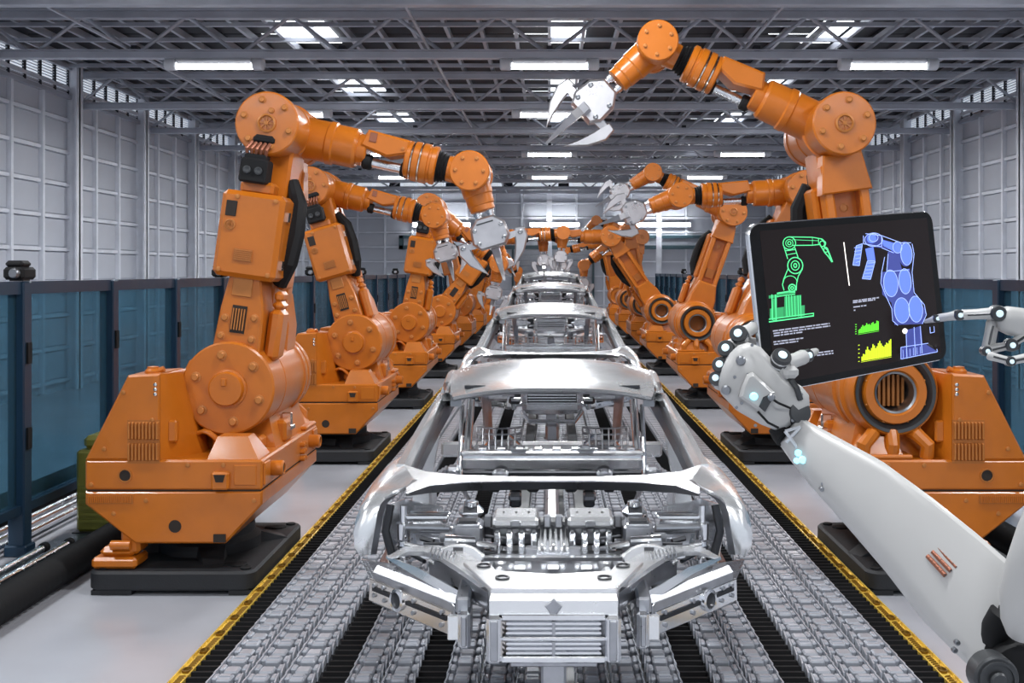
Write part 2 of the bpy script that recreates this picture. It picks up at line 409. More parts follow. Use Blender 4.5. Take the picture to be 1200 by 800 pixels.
# ================================================================ glazed safety fences
def fence(x, y0, y1, label, sgn):
    f = empty('safety_fence', Tr(x, y0, 0)); tag(f, label, 'fence', 'glazed safety fences')
    n = int((y1 - y0) / 1.56); st = 1.56
    post = MB().bx(-.06, .06, -.06, .06, 0, 1.93, .01).mesh('post', 'navy', 0)
    hg = MB().bx(-.08, .08, -.075, .075, 0, .08, .01)
    cl = MB().bx(.06, .075, -.03, .03, .75, .9).bx(.06, .075, -.03, .03, 1.35, 1.5).mesh('hinge', 'black', 0)
    foot = hg.mesh('post_foot', 'navy', 0)
    top = MB().bx(-.04, .04, .06, st - .06, 1.84, 1.93).mesh('top_rail', 'navy', 0)
    bot = MB().bx(-.04, .04, .06, st - .06, .30, .36).mesh('bottom_rail', 'navy', 0)
    pn = MB().bx(-.006, .006, .06, st - .06, .36, 1.84).mesh('pane', 'pane', 0)
    for k in range(n + 1):
        p = put('post', post, f, Tr(0, k * st, 0)); put('post_foot', foot, p); put('hinge', cl, p, Rz(0 if sgn < 0 else math.pi))
        if k < n:
            put('top_rail', top, f, Tr(0, k * st, 0)); put('bottom_rail', bot, f, Tr(0, k * st, 0)); put('pane', pn, f, Tr(0, k * st, 0))
    return f
fence(-3.74, 4.56, 39.5, 'navy framed glass fence running behind the boxed orange robots', -1)
fence(3.84, 4.56, 39.5, 'navy framed glass fence running behind the ring-drum robots and tablet', 1)
bm_ = MB().box((0, 0, .05), (.15, .2, .09), .02).box((0, -.02, .115), (.13, .14, .05), .02); cm_body = bm_.mesh('body', 'black')
cm_lens = MB().cyl((.02, -.14, .05), (.02, -.09, .05), .035, n=14, bev=.008).mesh('lens', 'steel')
cm_foot = MB().bx(-.05, .05, -.05, .05, -.005, .012, .003).mesh('bracket', 'dgrey')
for sgn, x in ((-1, -3.74), (1, 3.84)):
    for k, y in enumerate((7.68, 12.36, 17.04, 21.72, 26.4, 31.1)):
        t = empty('sensor_camera', Tr(x, y, 1.937))
        nm = ('first', 'second', 'third', 'fourth', 'fifth', 'sixth')[k]
        tag(t, f'small black sensor camera on fence post behind {"boxed" if sgn < 0 else "ring-drum"} robots, {nm} one along', 'camera', 'sensor cameras on the fence posts')
        put('body', cm_body, t); put('lens', cm_lens, t); put('bracket', cm_foot, t)

# hoses and pipes along the fences
def hose(x, y0, y1, r, label, z=None):
    P = []; Q = []; y = y0; i = 0
    while y < y1: P.append((x, y, (z or r) )); Q.append(r if i % 2 else r * .8); y += .035; i += 1
    o = MB().tube(P, Q, 12).build('corrugated_hose', 'black', smooth=60); o.location = (0, 0, .002); return tag(o, label, 'hose')
hose(-3.12, 4.6, 20, .105, 'thick black corrugated hose on the floor inside the glass fence')
hose(-4.22, 4.6, 20, .14, 'thick black corrugated hose lying outside the glass fence of the boxed robots')
hose(3.24, 4.6, 20, .105, 'black corrugated hose on the floor behind the ring-drum robots')
tr_ = MB().bx(-3.62, -3.24, 4.6, 8.1, .004, .05, .01).build('cable_tray', mat('dark_tray', (.05, .08, .10), .3, .4)); tag(tr_, 'low dark steel cable tray beside black hose at fence foot', 'tray')
for x, lab, e in ((-3.5, 'bright steel pipe on the cable tray, next to the fence', 7.5), (-3.38, 'bright steel pipe on the cable tray, next to the hose', 7.62)):
    t = empty('steel_pipe', Tr(x, 4.7, .09)); tag(t, lab, 'pipe', 'steel pipes on the tray')
    MB().cyl((0, 0, 0), (0, e - 4.7, 0), .026, n=12).build('tube', 'silver', t)
    MB().cyl((0, e - 4.7, 0), (0, e - 4.64, 0), .036, n=12, bev=.006).build('end_fitting', 'black', t)
for i, x in enumerate((-3.84, -3.91, -3.98)):
    tag(MB().cyl((x, 4.7, .08 + .02 * i), (x, 11 - .6 * i, .08 + .02 * i), .022, n=10).build('steel_rod', 'silver'), f'thin steel rod behind the glass fence foot, {("beside the posts", "in the middle of three", "beside the outer hose")[i]}', 'pipe', 'steel rods outside the fence')
t = empty('junction_cabinet', Tr(-3.42, 8.35, 0)); tag(t, 'olive green machine cabinet between first orange robot and fence', 'cabinet')
MB().bx(-.13, .15, -.2, .2, .05, .66, .02).build('body', 'olive', t); MB().bx(-.10, .12, -.15, .15, .66, .76, .03).build('cap', 'olive', t)
for i in range(6): MB().bx(-.10, .12, -.215, -.2, .12 + i * .05, .145 + i * .05).build('fin', 'olive', t, smooth=0)
MB().bx(-.15, .17, -.22, .22, 0, .05).build('foot', 'dgrey', t)

# ================================================================ conveyor
cv = empty('chain_conveyor', Tr(.07, 5, 0)); tag(cv, 'wide chain conveyor of grey link lanes and black belts under the cars', 'conveyor')
YC0, YC1 = 4.2, 36.0
OX, OY = -.07, -5
MB().bx(-1.79 + OX, 1.95 + OX, YC0 + OY, YC1 + OY, .002, .022).build('bed', 'cardark', cv, smooth=0)
def ridged(x0, x1, name):
    m = MB(); vs = []; n = int((YC1 - YC0) / .075)
    for i in range(n):
        y = YC0 + i * .075 + OY
        for yy, z in ((y, .03), (y + .012, .062), (y + .05, .055), (y + .06, .03)): vs += [(x0 + OX, yy, z), (x1 + OX, yy, z)]
    fs = [(2 * i, 2 * i + 1, 2 * i + 3, 2 * i + 2) for i in range(len(vs) // 2 - 1)]
    k = len(vs)
    m.add(vs, fs); return m.build(name, 'belt', cv, smooth=0)
for a, b in ((-1.735, -1.615), (-1.095, -.96), (-.635, -.50), (.63, .765), (1.095, 1.235), (1.765, 1.88)): ridged(a, b, 'rubber_belt')
LANES = [-1.535, -1.365, -1.19, -.88, -.71, -.415, -.245, -.08, .20, .37, .545, .85, 1.02, 1.32, 1.49, 1.67]
LP = .122
def link(kind):
    m = MB()
    m.bx(-.036, .036, -.05, .03, .03, .085 if kind else .078, .008)
    m.bx(-.068, -.040, -.005, .062, .03, .076, .007); m.bx(.040, .068, -.005, .062, .03, .076, .007)
    if kind: m.bx(-.026, .026, -.012, .016, .085, .09)
    for sx in (-1, 1):
        m.hull([(sx * .072, -.06, .035), (sx * .080, -.06, .035), (sx * .072, -.05, .075), (sx * .080, -.05, .075), (sx * .064, .065, .035), (sx * .070, .065, .035), (sx * .064, .055, .08), (sx * .070, .055, .08)])
    return m
lk = [link(0), link(1)]; lkm = [m.mesh('chain_link', 'chain', 0) for m in lk]
lo_ = [MB().bx(-.036, .036, -.05, .03, .03, .08).bx(-.072, -.040, -.005, .062, .03, .075).bx(.040, .072, -.005, .062, .03, .075)] * 2
rest = MB(); n = 0; y = YC0 + .1; i = 0
while y < YC1 - .1:
    for x in LANES:
        if 4.95 < y < 7.1 and n < 300: put('chain_link', lkm[i % 2], cv, Tr(x + OX, y + OY, 0)); n += 1
        else:
            src = lk[i % 2] if y < 11 else lo_[0]
            o = len(rest.v); rest.v += [(p[0] + x + OX, p[1] + y + OY, p[2]) for p in src.v]; rest.f += [tuple(q + o for q in f) for f in src.f]
    y += LP; i += 1
rest.build('chain_links', 'chain', cv, smooth=0)['kind'] = 'stuff'
def edge(xc):
    g = MB().bx(-.035, .035, YC0, YC1, .005, .05).bx(-.035, -.027, YC0, YC1, .05, .064).bx(.027, .035, YC0, YC1, .05, .064).build('edge_strip', 'gold', cv, Tr(xc + OX, OY, 0), 0)
    ribs = MB(); y = YC0; hm_ = MB().lathe([(.024, .05), (.024, .062), (.019, .062), (.017, .051), (0, .051)], (0, 0, 0), (0, 0, 1), 14).mesh('oval_hole', 'golddark')
    k = 0
    while y < YC1 - .3:
        if k < 90: put('oval_hole', hm_, g, Tr(0, y + .03, 0) @ Matrix.Diagonal((1, 1.5, 1, 1)))
        for j in range(6):
            yy = y + .085 + j * .026
            ribs.hull([(-.017, yy, .05), (.017, yy + .012, .05), (-.017, yy + .009, .05), (.017, yy + .021, .05), (-.012, yy + .005, .058), (.012, yy + .015, .058)])
        y += .27; k += 1
    ribs.build('ribs', 'golddark', g, smooth=0)['kind'] = 'stuff'
edge(-1.768); edge(1.915)
# ================================================================ industrial robots
# local frame: x = outward..inward (inward +), y = 0 at the middle of the base, J1 axis at x = 0, z = 1.243
ZJ, L1, L2 = 1.243, 1.74, 1.33
TPL = []                                             # (key, name, mesh, frame, matrix, parent key, min row)
def P(key, name, mb, m, frame, T=None, parent=None, rows=9, smooth=32):
    TPL.append((key, name, mb if isinstance(mb, bpy.types.Mesh) else mb.mesh(name, m, smooth), frame, T or Matrix.Identity(4), parent, rows))

# --- floor plate (frame 'plate': y about the plate's middle)
def rrect(x0, x1, y0, y1, r, n=5):
    o = []
    for cx, cy, a0 in ((x1 - r, y1 - r, 0), (x0 + r, y1 - r, 90), (x0 + r, y0 + r, 180), (x1 - r, y0 + r, 270)):
        for i in range(n + 1): a = R(a0 + 90 * i / n); o.append((cx + r * math.cos(a), cy + r * math.sin(a)))
    return o
P('plate', 'base_plate', MB().prism(rrect(-.77, .26, -.67, .67, .08), .03, .15, 'xy', .015).bx(-.75, -.5, -.65, .65, .002, .03).bx(.1, .24, -.65, .65, .002, .03), 'plate', 'plate')
for x, y in ((-.69, -.59), (.19, -.59), (-.69, .59), (.19, .59)):
    P(None, 'anchor_bolt', MB().cyl((x, y, .15), (x, y, .162), .035, n=12, bev=.004), 'black', 'plate', None, 'plate', 3)
for x, y in ((.12, .50), (-.55, .50), (.12, -.5)):
    P(None, 'anchor_socket', MB().cyl((x, y, .15), (x, y, .158), .06, n=8, bev=.004).bx(x - .09, x - .04, y - .03, y + .03, .15, .157), 'black', 'plate', None, 'plate', 3)
web = MB()
for a in (30, 110, 200, 290): web.hull([Vector((-.22, 0, 0)) + Rz(R(a)) @ Vector(p) for p in ((.2, -.12, .15), (.2, .12, .15), (.52, -.06, .15), (.52, .06, .15), (.2, -.10, .27), (.2, .10, .27))])
P('ped', 'pedestal', web.lathe([(0, .15), (.34, .15), (.34, .22), (.30, .25), (.30, .31), (0, .31)], (-.22, 0, 0), (0, 0, 1), 28), 'plate', 'plate')

# --- base housing
lowp = [(-.80, .636), (-.80, .556), (-.49, .312), (.07, .312), (.30, .556), (.30, .636)]
P('low', 'lower_housing', MB().prism(lowp, -.79, .79, 'xz', .012), 'orange', 'base')
P('up', 'upper_housing', MB().bx(-.80, .30, -.79, .79, .644, .83, .012), 'orange', 'base')
P(None, 'seam', MB().bx(-.79, .29, -.78, .78, .634, .646), 'hole', 'base', None, 'up', 9)
for s, b0, b1 in ((-1, -.79, -.36), (1, .79, .36)):
    lo, hi = min(b0, b1), max(b0, b1)
    fy = -.79 if s < 0 else .79; by = b1
    # cabinet: sloped outer side, front plate and a flared wedge on the inner side
    P('cab%d' % s, 'cabinet', MB().prism([(-.80, .83), (-.535, 1.355), (-.335, 1.365), (-.335, .83)], lo, hi, 'xz', .012), 'orange', 'base')
    P(None, 'side_wedge', MB().hull([(-.335, fy * .99, .83), (-.335, by, .83), (-.335, fy * .99, 1.36), (-.335, by, 1.36), (-.29, by, 1.355), (-.29, fy * .62, 1.355), (-.16, by, .83), (-.16, fy * .66, .83)]), 'orange', 'base', None, 'cab%d' % s)
    P(None, 'beacon', MB().lathe([(.05, 1.355), (.05, 1.375), (.035, 1.39), (.035, 1.40), (0, 1.405)], (-.42, fy * .85, 0), (0, 0, 1), 14).cyl((-.42, fy * .85, 1.36), (-.35, fy * .85, 1.385), .02, n=8), 'orange', 'base', None, 'cab%d' % s, 4)
    if True:
        lv = MB().hull([(-.0075, 0, -.055), (.0075, 0, -.055), (-.0075, 0, .055), (.0075, 0, .055), (-.004, -.016, -.048), (.004, -.016, -.048), (-.004, -.016, .048), (.004, -.016, .048)]).mesh('louver', 'bolt', 0)
        rr = 3 if s < 0 else -3
        P('lp%d' % s, 'louver_panel', MB().box((-.435, fy, .945), (.20, .006, .27)), 'orange_dark', 'base', None, None, rr)
        for row in (1.012, .882):
            for i in range(9):
                P(None, 'louver', lv, None, 'base', Tr(-.522 + i * .0218, fy - .002 * (-s) if False else fy + s * .003, row) @ (Rz(math.pi) if s > 0 else Matrix.Identity(4)), 'lp%d' % s, rr)
        for i in range(3): P(None, 'indicator', MB().lathe([(.011, 0), (.011, .012), (0, .016)], (-.36, fy, 1.30 - i * .03), (0, s, 0), 10), 'warm', 'base', None, 'cab%d' % s, 2)
        P(None, 'latch', MB().bx(-.31, -.25, fy * .93, fy * .86, .93, 1.07, .012), 'orange', 'base', None, 'cab%d' % s, 3)
        # front details of the housing
        P(None, 'port', MB().lathe([(.045, 0), (.045, .008), (.036, .008), (.034, -.002), (0, -.002)], (-.55, fy, .735), (0, s, 0), 18), 'orange_dark', 'base', None, 'up', 4)
        P(None, 'port', MB().lathe([(.036, .003), (0, .003)], (-.55, fy, .735), (0, s, 0), 18), 'hole', 'base', None, 'up', 4)
        P(None, 'port', MB().lathe([(.040, .003), (0, .003)], (-.24, fy, .42), (0, s, 0), 14), 'hole', 'base', None, 'low', 4)
        P(None, 'inlet_slot', MB().bx(.0, .075, fy - .012, fy + .012, .322, .372), 'hole', 'base', None, 'low', 4)
        P('jb', 'junction_box', MB().bx(-.01, .10, fy - .035, fy + .035, .65, .76, .012), 'orange', 'base', None, 'up', 4)
        P(None, 'socket', MB().prism([(.01, .745), (.08, .745), (.068, .70), (.022, .70)], fy - .04, fy + .04), 'hole', 'base', None, 'up', 4)
        P(None, 'access_cover', MB().bx(.125, .265, fy - .008, fy + .008, .675, .80, .004), 'orange', 'base', None, 'up', 4)
        P(None, 'grille', MB().bx(-.785, -.50, fy - .006, fy + .006, .56, .615), 'orange_dark', 'base', None, 'low', 3)
        gs = MB()
        for i in range(22): gs.bx(-.775 + i * .0122, -.769 + i * .0122, fy - .012, fy + .012, .566, .609)
        P(None, 'grille_bars', gs, 'orange', 'base', None, 'low', 2, 0)
        for x, z, k in ((-.76, .68, 'up'), (-.16, .80, 'up'), (.06, .80, 'up'), (-.42, .58, 'low'), (.25, .58, 'low'), (-.62, .50, 'low'), (.03, .35, 'low')):
            P(None, 'screw', MB().lathe([(.014, 0), (.014, .008), (0, .012)], (x, fy, z), (0, s, 0), 10), 'bolt', 'base', None, k, 3)
        for x, z in ((-.56, 1.25), (-.38, .90 + .18), (-.68, .90)):
            P(None, 'screw', MB().lathe([(.014, 0), (.014, .008), (0, .012)], (x, fy, z), (0, s, 0), 10), 'bolt', 'base', None, 'cab%d' % s, 3)
        # inner-side corner fittings
        P(None, 'corner_block', MB().hull([(-.05, fy * .97, .83), (.27, fy * .97, .83), (-.05, fy * .62, .83), (.27, fy * .62, .83), (.0, fy * .90, .965), (.19, fy * .90, .965), (.0, fy * .72, .965), (.19, fy * .72, .965)]), 'orange', 'base')
        P(None, 'side_plate', MB().bx(.296, .312, fy * .97, fy * .80, .67, .81, .006), 'orange', 'base', None, 'up', 4)
        P(None, 'side_connector', MB().lathe([(.05, 0), (.05, .07), (.04, .08), (.032, .08), (.03, .04), (0, .04)], (.30, fy * .70, .74), (1, 0, 0), 16), 'orange', 'base', None, 'up', 4)
        P(None, 'side_connector_bore', MB().lathe([(.034, .072), (0, .072)], (.30, fy * .70, .74), (1, 0, 0), 16), 'hole', 'base', None, 'up', 4)
for i in range(6):
    P(None, 'side_stud', MB().lathe([(.018, 0), (.018, .03), (0, .04)], (.30, .25 + .06 * (i // 3), .76 - (i % 3) * .05), (1, 0, 0), 10), 'orange', 'base', None, 'up', 2)
P(None, 'rear_rim', MB().bx(-.1, .30, .45, .78, .83, .86, .01), 'orange', 'base')
# outer foot bracket
P('foot', 'foot_bracket', MB().bx(-.76, -.48, -.80, -.58, .155, .225, .018).bx(-.72, -.50, -.78, -.60, .22, .285, .03).bx(-.59, -.47, -.77, -.60, .24, .42, .02).cyl((-.64, -.78, .30), (-.52, -.78, .30), .03, n=12), 'orange', 'base')
P(None, 'foot_bracket', MB().bx(-.74, -.46, .18, .40, .155, .225, .02).bx(-.67, -.46, .2, .38, .22, .28, .03).bx(-.56, -.44, .22, .38, .26, .40, .02), 'orange', 'base')
# cradle under the drum, coiled hoses
P('cradle', 'cradle', MB().hull([(-.26, -.30, .83), (.26, -.30, .83), (-.26, .62, .83), (.26, .62, .83), (-.20, -.25, 1.04), (.20, -.25, 1.04), (-.20, .58, 1.04), (.20, .58, 1.04)]).bx(-.12, .20, -.44, -.28, .83, .92, .02).bx(.16, .28, -.1, .1, .83, .98, .02), 'orange', 'base')
P(None, 'lifting_lug', MB().bx(.22, .29, .02, .06, .93, 1.02, .008).bx(.2, .3, -.02, .10, .90, .935, .008), 'warm', 'base', None, 'cradle', 3)
hs = MB()
for i in range(7):
    y = -.52 + i * .035
    hs.tube([(-.28 + .26 * t / 8, y + .01 * math.sin(t), .85 + .12 * math.sin(math.pi * t / 8)) for t in range(9)], .014, 8)
P(None, 'cable_loops', hs, 'orange', 'base', None, 'cradle', 3); TPL[-1] = TPL[-1]
hs = MB()
for i in range(5): hs.tube([(-.30 + .1 * t, .30 + .06 * i - .02 * t, .85 + .10 * math.sin(1.1 + t * .7)) for t in range(4)], .022, 8)
P(None, 'hoses', hs, 'black', 'base', None, 'cradle', 3)
for i, x in enumerate((-.20, .02, .2)):
    P(None, 'hydraulic_elbow', MB().tube([(x, .72, .84), (x, .74, .92), (x * .7, .72, .98), (x * .5, .64, 1.0)], .045, 10), 'orange', 'base', None, 'cradle', 3)

# --- shoulder drum, axis along y: bolted cap in front, hollow ring behind
J1 = Tr(0, 0, ZJ)
P('drum', 'shoulder_drum', MB().lathe([(0, -.50), (.29, -.50), (.302, -.488), (.302, -.20), (.292, -.195), (.292, -.175), (.302, -.17), (.302, .36), (.315, .365), (.315, .42), (.298, .43), (.298, .50), (.306, .51), (.306, .57), (.285, .59), (.285, .64), (.278, .70), (.262, .74), (.205, .70), (.14, .70), (.14, .45), (0, .45)], n=48), 'orange', 'base', J1)
P('cap', 'drum_cap', MB().lathe([(.124, -.50), (.124, -.512), (.112, -.515), (.11, -.535), (.103, -.55), (0, -.55)], n=32), 'orange', 'base', J1, 'drum', 9)
P(None, 'cap_handle', MB().box((-.01, -.555, .045), (.032, .012, .05), .004, Matrix.Identity(4)), 'orange', 'base', J1, 'drum', 3)
bolt = MB().lathe([(.034, 0), (.034, -.006), (.024, -.008), (.024, -.024), (.019, -.03), (0, -.03)], n=12).mesh('bolt', 'bolt')
for i in range(6):
    a = R(30 + 60 * i + 10); P(None, 'bolt', bolt, None, 'base', J1 @ Tr(.218 * math.cos(a), -.50, .218 * math.sin(a)), 'drum', 6)
P(None, 'ring_gasket', MB().lathe([(.250, .735), (.252, .746), (.232, .742), (.205, .71), (.22, .70)], n=40), 'dgrey', 'base', J1, 'drum', 6)
P(None, 'bore_rim', MB().lathe([(.205, .70), (.20, .73), (.19, .755), (.142, .755), (.132, .74), (.132, .52), (.14, .52), (.14, .69)], n=36), 'orange', 'base', J1, 'drum', 6)
P(None, 'bore_liner', MB().lathe([(.131, .742), (.118, .735), (.118, .50), (.131, .50)], n=32), 'steel', 'base', J1, 'drum', 6)
gr = MB()
for i in range(7): gr.bx(-.098 + i * .03, -.082 + i * .03, .50, .60, -.10, .10)
P(None, 'bore_grille', gr, 'bolt', 'base', J1, 'drum', 2, 0)
for i in range(8):
    a = R(22 + 45 * i); P(None, 'collar_rib', MB().box((0, .728, .172), (.012, .03, .06), .003), 'bolt', 'base', J1 @ Ry(a), 'drum', 2)

# --- upper arm (frame 'upper': x runs from J1 to J2)
P('brk', 'arm_bracket', MB().prism([(.22, -.16), (.52, -.15), (.80, -.09), (.80, .09), (.52, .13), (.22, .15)], -.46, -.20, 'xz', .012), 'orange', 'upper')
P(None, 'bracket_grille', MB().bx(.60, .75, -.468, -.45, -.06, .07, .004), 'bolt', 'upper', None, 'brk', 4)
wv = MB().bx(.36, .54, -.466, -.45, -.045, .05)
P('bw', 'bracket_window', wv, 'hole', 'upper', None, 'brk', 5)
sl = MB()
for i in range(5): sl.bx(.38, .52, -.474, -.46, -.036 + i * .018, -.028 + i * .018)
P(None, 'window_bars', sl, 'bolt', 'upper', None, 'brk', 3, 0)
for x, z in ((.33, -.10), (.47, -.10), (.33, .10), (.45, .09)): P(None, 'bolt', bolt, None, 'upper', Tr(x, -.46, z) @ Matrix.Scale(.8, 4), 'brk', 4)
P('tank', 'hydraulic_tank', MB().bx(.20, .54, -.38, -.18, -.26, -.165, .03).bx(.53, .60, -.37, -.19, -.25, -.175, .03).bx(.59, .66, -.36, -.2, -.24, -.18, .02), 'orange', 'upper')
P('box', 'control_box', MB().bx(.72, 1.28, -.52, -.24, -.205, .205, .03), 'orange', 'upper')
P(None, 'dark_display', MB().bx(1.11, 1.21, -.527, -.515, .095, .165, .003), 'hole', 'upper', None, 'box', 6)
P('emb', 'round_badge', MB().lathe([(.036, 0), (.036, -.008), (.028, -.010), (.026, -.004), (0, -.004)], (1.055, -.52, .125), (0, 1, 0), 18), 'bolt', 'upper', None, 'box', 4)
P(None, 'badge_mark', MB().lathe([(.010, -.004), (.010, -.01), (0, -.01)], (1.055, -.52, .125), (0, 1, 0), 10).bx(1.05, 1.06, -.53, -.52, .103, .147).bx(1.033, 1.077, -.53, -.52, .12, .13), 'orange_dark', 'upper', None, 'box', 3)
P('bg', 'box_grille', MB().bx(.83, .91, -.526, -.515, -.045, .075), 'orange_dark', 'upper', None, 'box', 6)
g2 = MB()
for i in range(6): g2.bx(.835 + i * .0125, .841 + i * .0125, -.531, -.52, -.04, .07)
P(None, 'grille_bars', g2, 'bolt', 'upper', None, 'box', 3, 0)
for x, z in ((1.24, .10), (1.24, -.15), (.76, .16), (.76, -.16)): P(None, 'screw', MB().lathe([(.016, 0), (.016, -.008), (0, -.012)], (x, -.52, z), (0, 1, 0), 10), 'bolt', 'upper', None, 'box', 3)
P(None, 'side_hinge', MB().bx(.80, .86, -.42, -.36, -.218, -.20).bx(1.12, 1.18, -.42, -.36, -.218, -.20), 'warm', 'upper', None, 'box', 3)
P(None, 'box_neck', MB().bx(1.27, 1.36, -.44, -.28, -.10, .12, .02), 'orange', 'upper')
P('cb', 'cable_block', MB().bx(1.34, 1.50, -.52, -.36, -.06, .115, .012).bx(1.49, 1.53, -.5, -.38, -.04, .10, .01), 'black', 'upper')
P(None, 'plug_face', MB().lathe([(.026, 0), (.026, -.012), (.018, -.014), (0, -.008)], (1.42, -.52, .065), (0, 1, 0), 12).lathe([(.026, 0), (.026, -.012), (.018, -.014), (0, -.008)], (1.42, -.52, -.01), (0, 1, 0), 12), 'dgrey', 'upper', None, 'cb', 3)
cb = MB()
for i in range(5): cb.tube([(1.51, -.47, .085 - .028 * i), (1.56, -.50, .092 - .032 * i), (1.60, -.47, .075 - .03 * i), (1.63, -.42, .06 - .025 * i)], .012, 8)
P(None, 'cables', cb, 'copper', 'upper', None, 'cb', 4)
P(None, 'cable_boot', MB().bx(1.60, 1.66, -.48, -.36, -.07, .07, .02), 'black', 'upper', None, 'cb', 4)
P('hosecover', 'hose_bundle', MB().tube([(.70, -.20, -.17), (.85, -.26, -.22), (1.05, -.24, -.235), (1.25, -.2, -.22), (1.40, -.15, -.15)], [.05, .065, .065, .06, .04], 10), 'black', 'upper')
# channel arm behind
P('arm', 'channel_arm', MB().bx(.20, 1.62, -.20, .16, -.135, .135, .02), 'orange', 'upper')
P(None, 'arm_rail', MB().bx(.42, 1.50, .14, .28, .085, .15, .012), 'orange', 'upper', None, 'arm')
P(None, 'arm_rail', MB().bx(.42, 1.50, .14, .28, -.15, -.085, .012), 'orange', 'upper', None, 'arm')
P(None, 'arm_end_plate', MB().prism([(1.30, -.17), (1.30, .17), (1.56, .13), (1.56, -.13)], .14, .30, 'xz', .01), 'orange', 'upper', None, 'arm')
P(None, 'arm_root', MB().prism([(.22, -.20), (.40, -.19), (.62, -.13), (.62, .13), (.40, .19), (.22, .20)], .12, .40, 'xz', .02), 'orange', 'upper', None, 'arm')
P(None, 'arm_slot', MB().bx(.70, .84, .155, .20, -.06, .06), 'orange_dark', 'upper', None, 'arm', 5)
P(None, 'arm_badge', MB().lathe([(.03, 0), (.03, .008), (.022, .01), (.02, .004), (0, .004)], (1.2, .16, .0), (0, 1, 0), 16), 'bolt', 'upper', None, 'arm', 3)
P('arm_c', 'side_duct', MB().bx(.66, 1.36, -.14, .1, -.19, -.13, .02), 'orange', 'upper', None, 'arm')

# --- elbow drum at J2 (frame 'upper')
J2 = Tr(L1, 0, 0)
P('elb', 'elbow_drum', MB().lathe([(0, -.45), (.198, -.45), (.208, -.44), (.208, -.36), (.20, -.352), (.20, -.10), (.192, -.09), (.192, -.05), (.20, -.04), (.20, .10), (.212, .105), (.212, .15), (.20, .155), (.20, .352), (.208, .36), (.208, .44), (.198, .45), (0, .45)], n=44), 'orange', 'upper', J2)
for s in (-1, 1):
    wh = MB().lathe([(.055, 0), (.062, s * .012), (.050, s * .016), (.044, s * .004)], (0, s * .45, 0), (0, 1, 0), 24)
    for i in range(8): wh.box((.028, s * .455, 0), (.036, .008, .007), 0, Ry(R(45 * i)))
    wh.lathe([(.014, 0), (.014, s * .014), (0, s * .018)], (0, s * .45, 0), (0, 1, 0), 12)
    P('wheel', 'vent_wheel', wh, 'bolt', 'upper', J2, 'elb', 6)
    for i in range(6):
        a = R(60 * i + 18); P(None, 'bolt', bolt, None, 'upper', J2 @ Tr(.155 * math.cos(a), s * .45, .155 * math.sin(a)) @ (Rz(math.pi) if s > 0 else Matrix.Identity(4)) @ Matrix.Scale(.75, 4), 'elb', 5)
P(None, 'drain_plug', MB().lathe([(.02, 0), (.02, -.01), (.013, -.012), (.013, -.02), (0, -.02)], (.085, -.45, -.02), (0, 1, 0), 10), 'bolt', 'upper', J2, 'elb', 3)

# --- forearm (frame 'fore': x runs from J2 to J3), round about y = YF
YF = .08
X = lambda prof: MB().lathe(prof, (0, YF, 0), (1, 0, 0), 32)
P('fneck', 'forearm_root', X([(0, .12), (.145, .12), (.145, .30), (.152, .31), (.152, .35), (.14, .36), (.14, .50), (.125, .52), (.11, .52), (.11, .58), (.10, .59), (0, .59)]), 'orange', 'fore')
P('fbox', 'forearm_box', MB().prism([(.54, .02), (.58, .14), (.88, .125), (.88, .03), (.74, -.02)], YF - .12, YF + .12, 'xz', .015), 'orange', 'fore')
P(None, 'warning_plate', MB().bx(.60, .65, YF - .128, YF - .115, .06, .125, .002), 'copper', 'fore', None, 'fbox', 4)
P(None, 'screw', MB().lathe([(.012, 0), (.012, -.01), (0, -.012)], (.84, YF - .12, .06), (0, 1, 0), 8), 'bolt', 'fore', None, 'fbox', 2)
P('piston', 'piston_rod', MB().cyl((.56, YF - .03, -.075), (.90, YF - .03, -.075), .034, n=16), 'silver', 'fore')
P(None, 'piston_seal', MB().cyl((.57, YF - .03, -.075), (.64, YF - .03, -.075), .055, n=16, bev=.012), 'black', 'fore')
P(None, 'piston_seal', MB().cyl((.84, YF - .03, -.075), (.90, YF - .03, -.075), .055, n=16, bev=.012), 'black', 'fore')
P('fcyl', 'ringed_cylinder', X([(0, .86), (.125, .86), (.135, .87), (.135, .895), (.122, .90), (.122, .912), (.14, .918), (.14, .955), (.128, .96), (.128, .972), (.14, .978), (.14, 1.02), (.128, 1.025), (.128, 1.04), (.135, 1.045), (.135, 1.075), (.12, 1.085), (0, 1.085)]), 'orange', 'fore')
P(None, 'polished_ring', X([(.124, .90), (.131, .902), (.131, .91), (.124, .912)]), 'warm', 'fore', None, 'fcyl', 4)
P(None, 'polished_ring', X([(.129, .960), (.136, .962), (.136, .970), (.129, .972)]), 'warm', 'fore', None, 'fcyl', 4)
P('bel', 'bellows', X([(0, 1.07), (.112, 1.07), (.115, 1.085), (.10, 1.095), (.110, 1.108), (.096, 1.118), (.104, 1.13), (.088, 1.14), (.094, 1.155), (.075, 1.165), (0, 1.165)]), 'black', 'fore')
P('wneck', 'wrist_root', X([(0, 1.14), (.085, 1.14), (.092, 1.18), (.095, 1.30), (0, 1.30)]), 'orange', 'fore')
J3 = Tr(L2, 0, 0)
P('wrist', 'wrist_drum', MB().lathe([(0, -.17), (.130, -.17), (.137, -.163), (.137, -.09), (.131, -.085), (.131, .24), (.137, .245), (.137, .31), (.130, .317), (0, .317)], n=36), 'orange', 'fore', J3)
for s, yy in ((-1, -.17), (1, .317)):
    for i in range(6):
        a = R(60 * i + 10); P(None, 'bolt', bolt, None, 'fore', J3 @ Tr(.095 * math.cos(a), yy, .095 * math.sin(a)) @ (Rz(math.pi) if s > 0 else Matrix.Identity(4)) @ Matrix.Scale(.45, 4), 'wrist', 3)

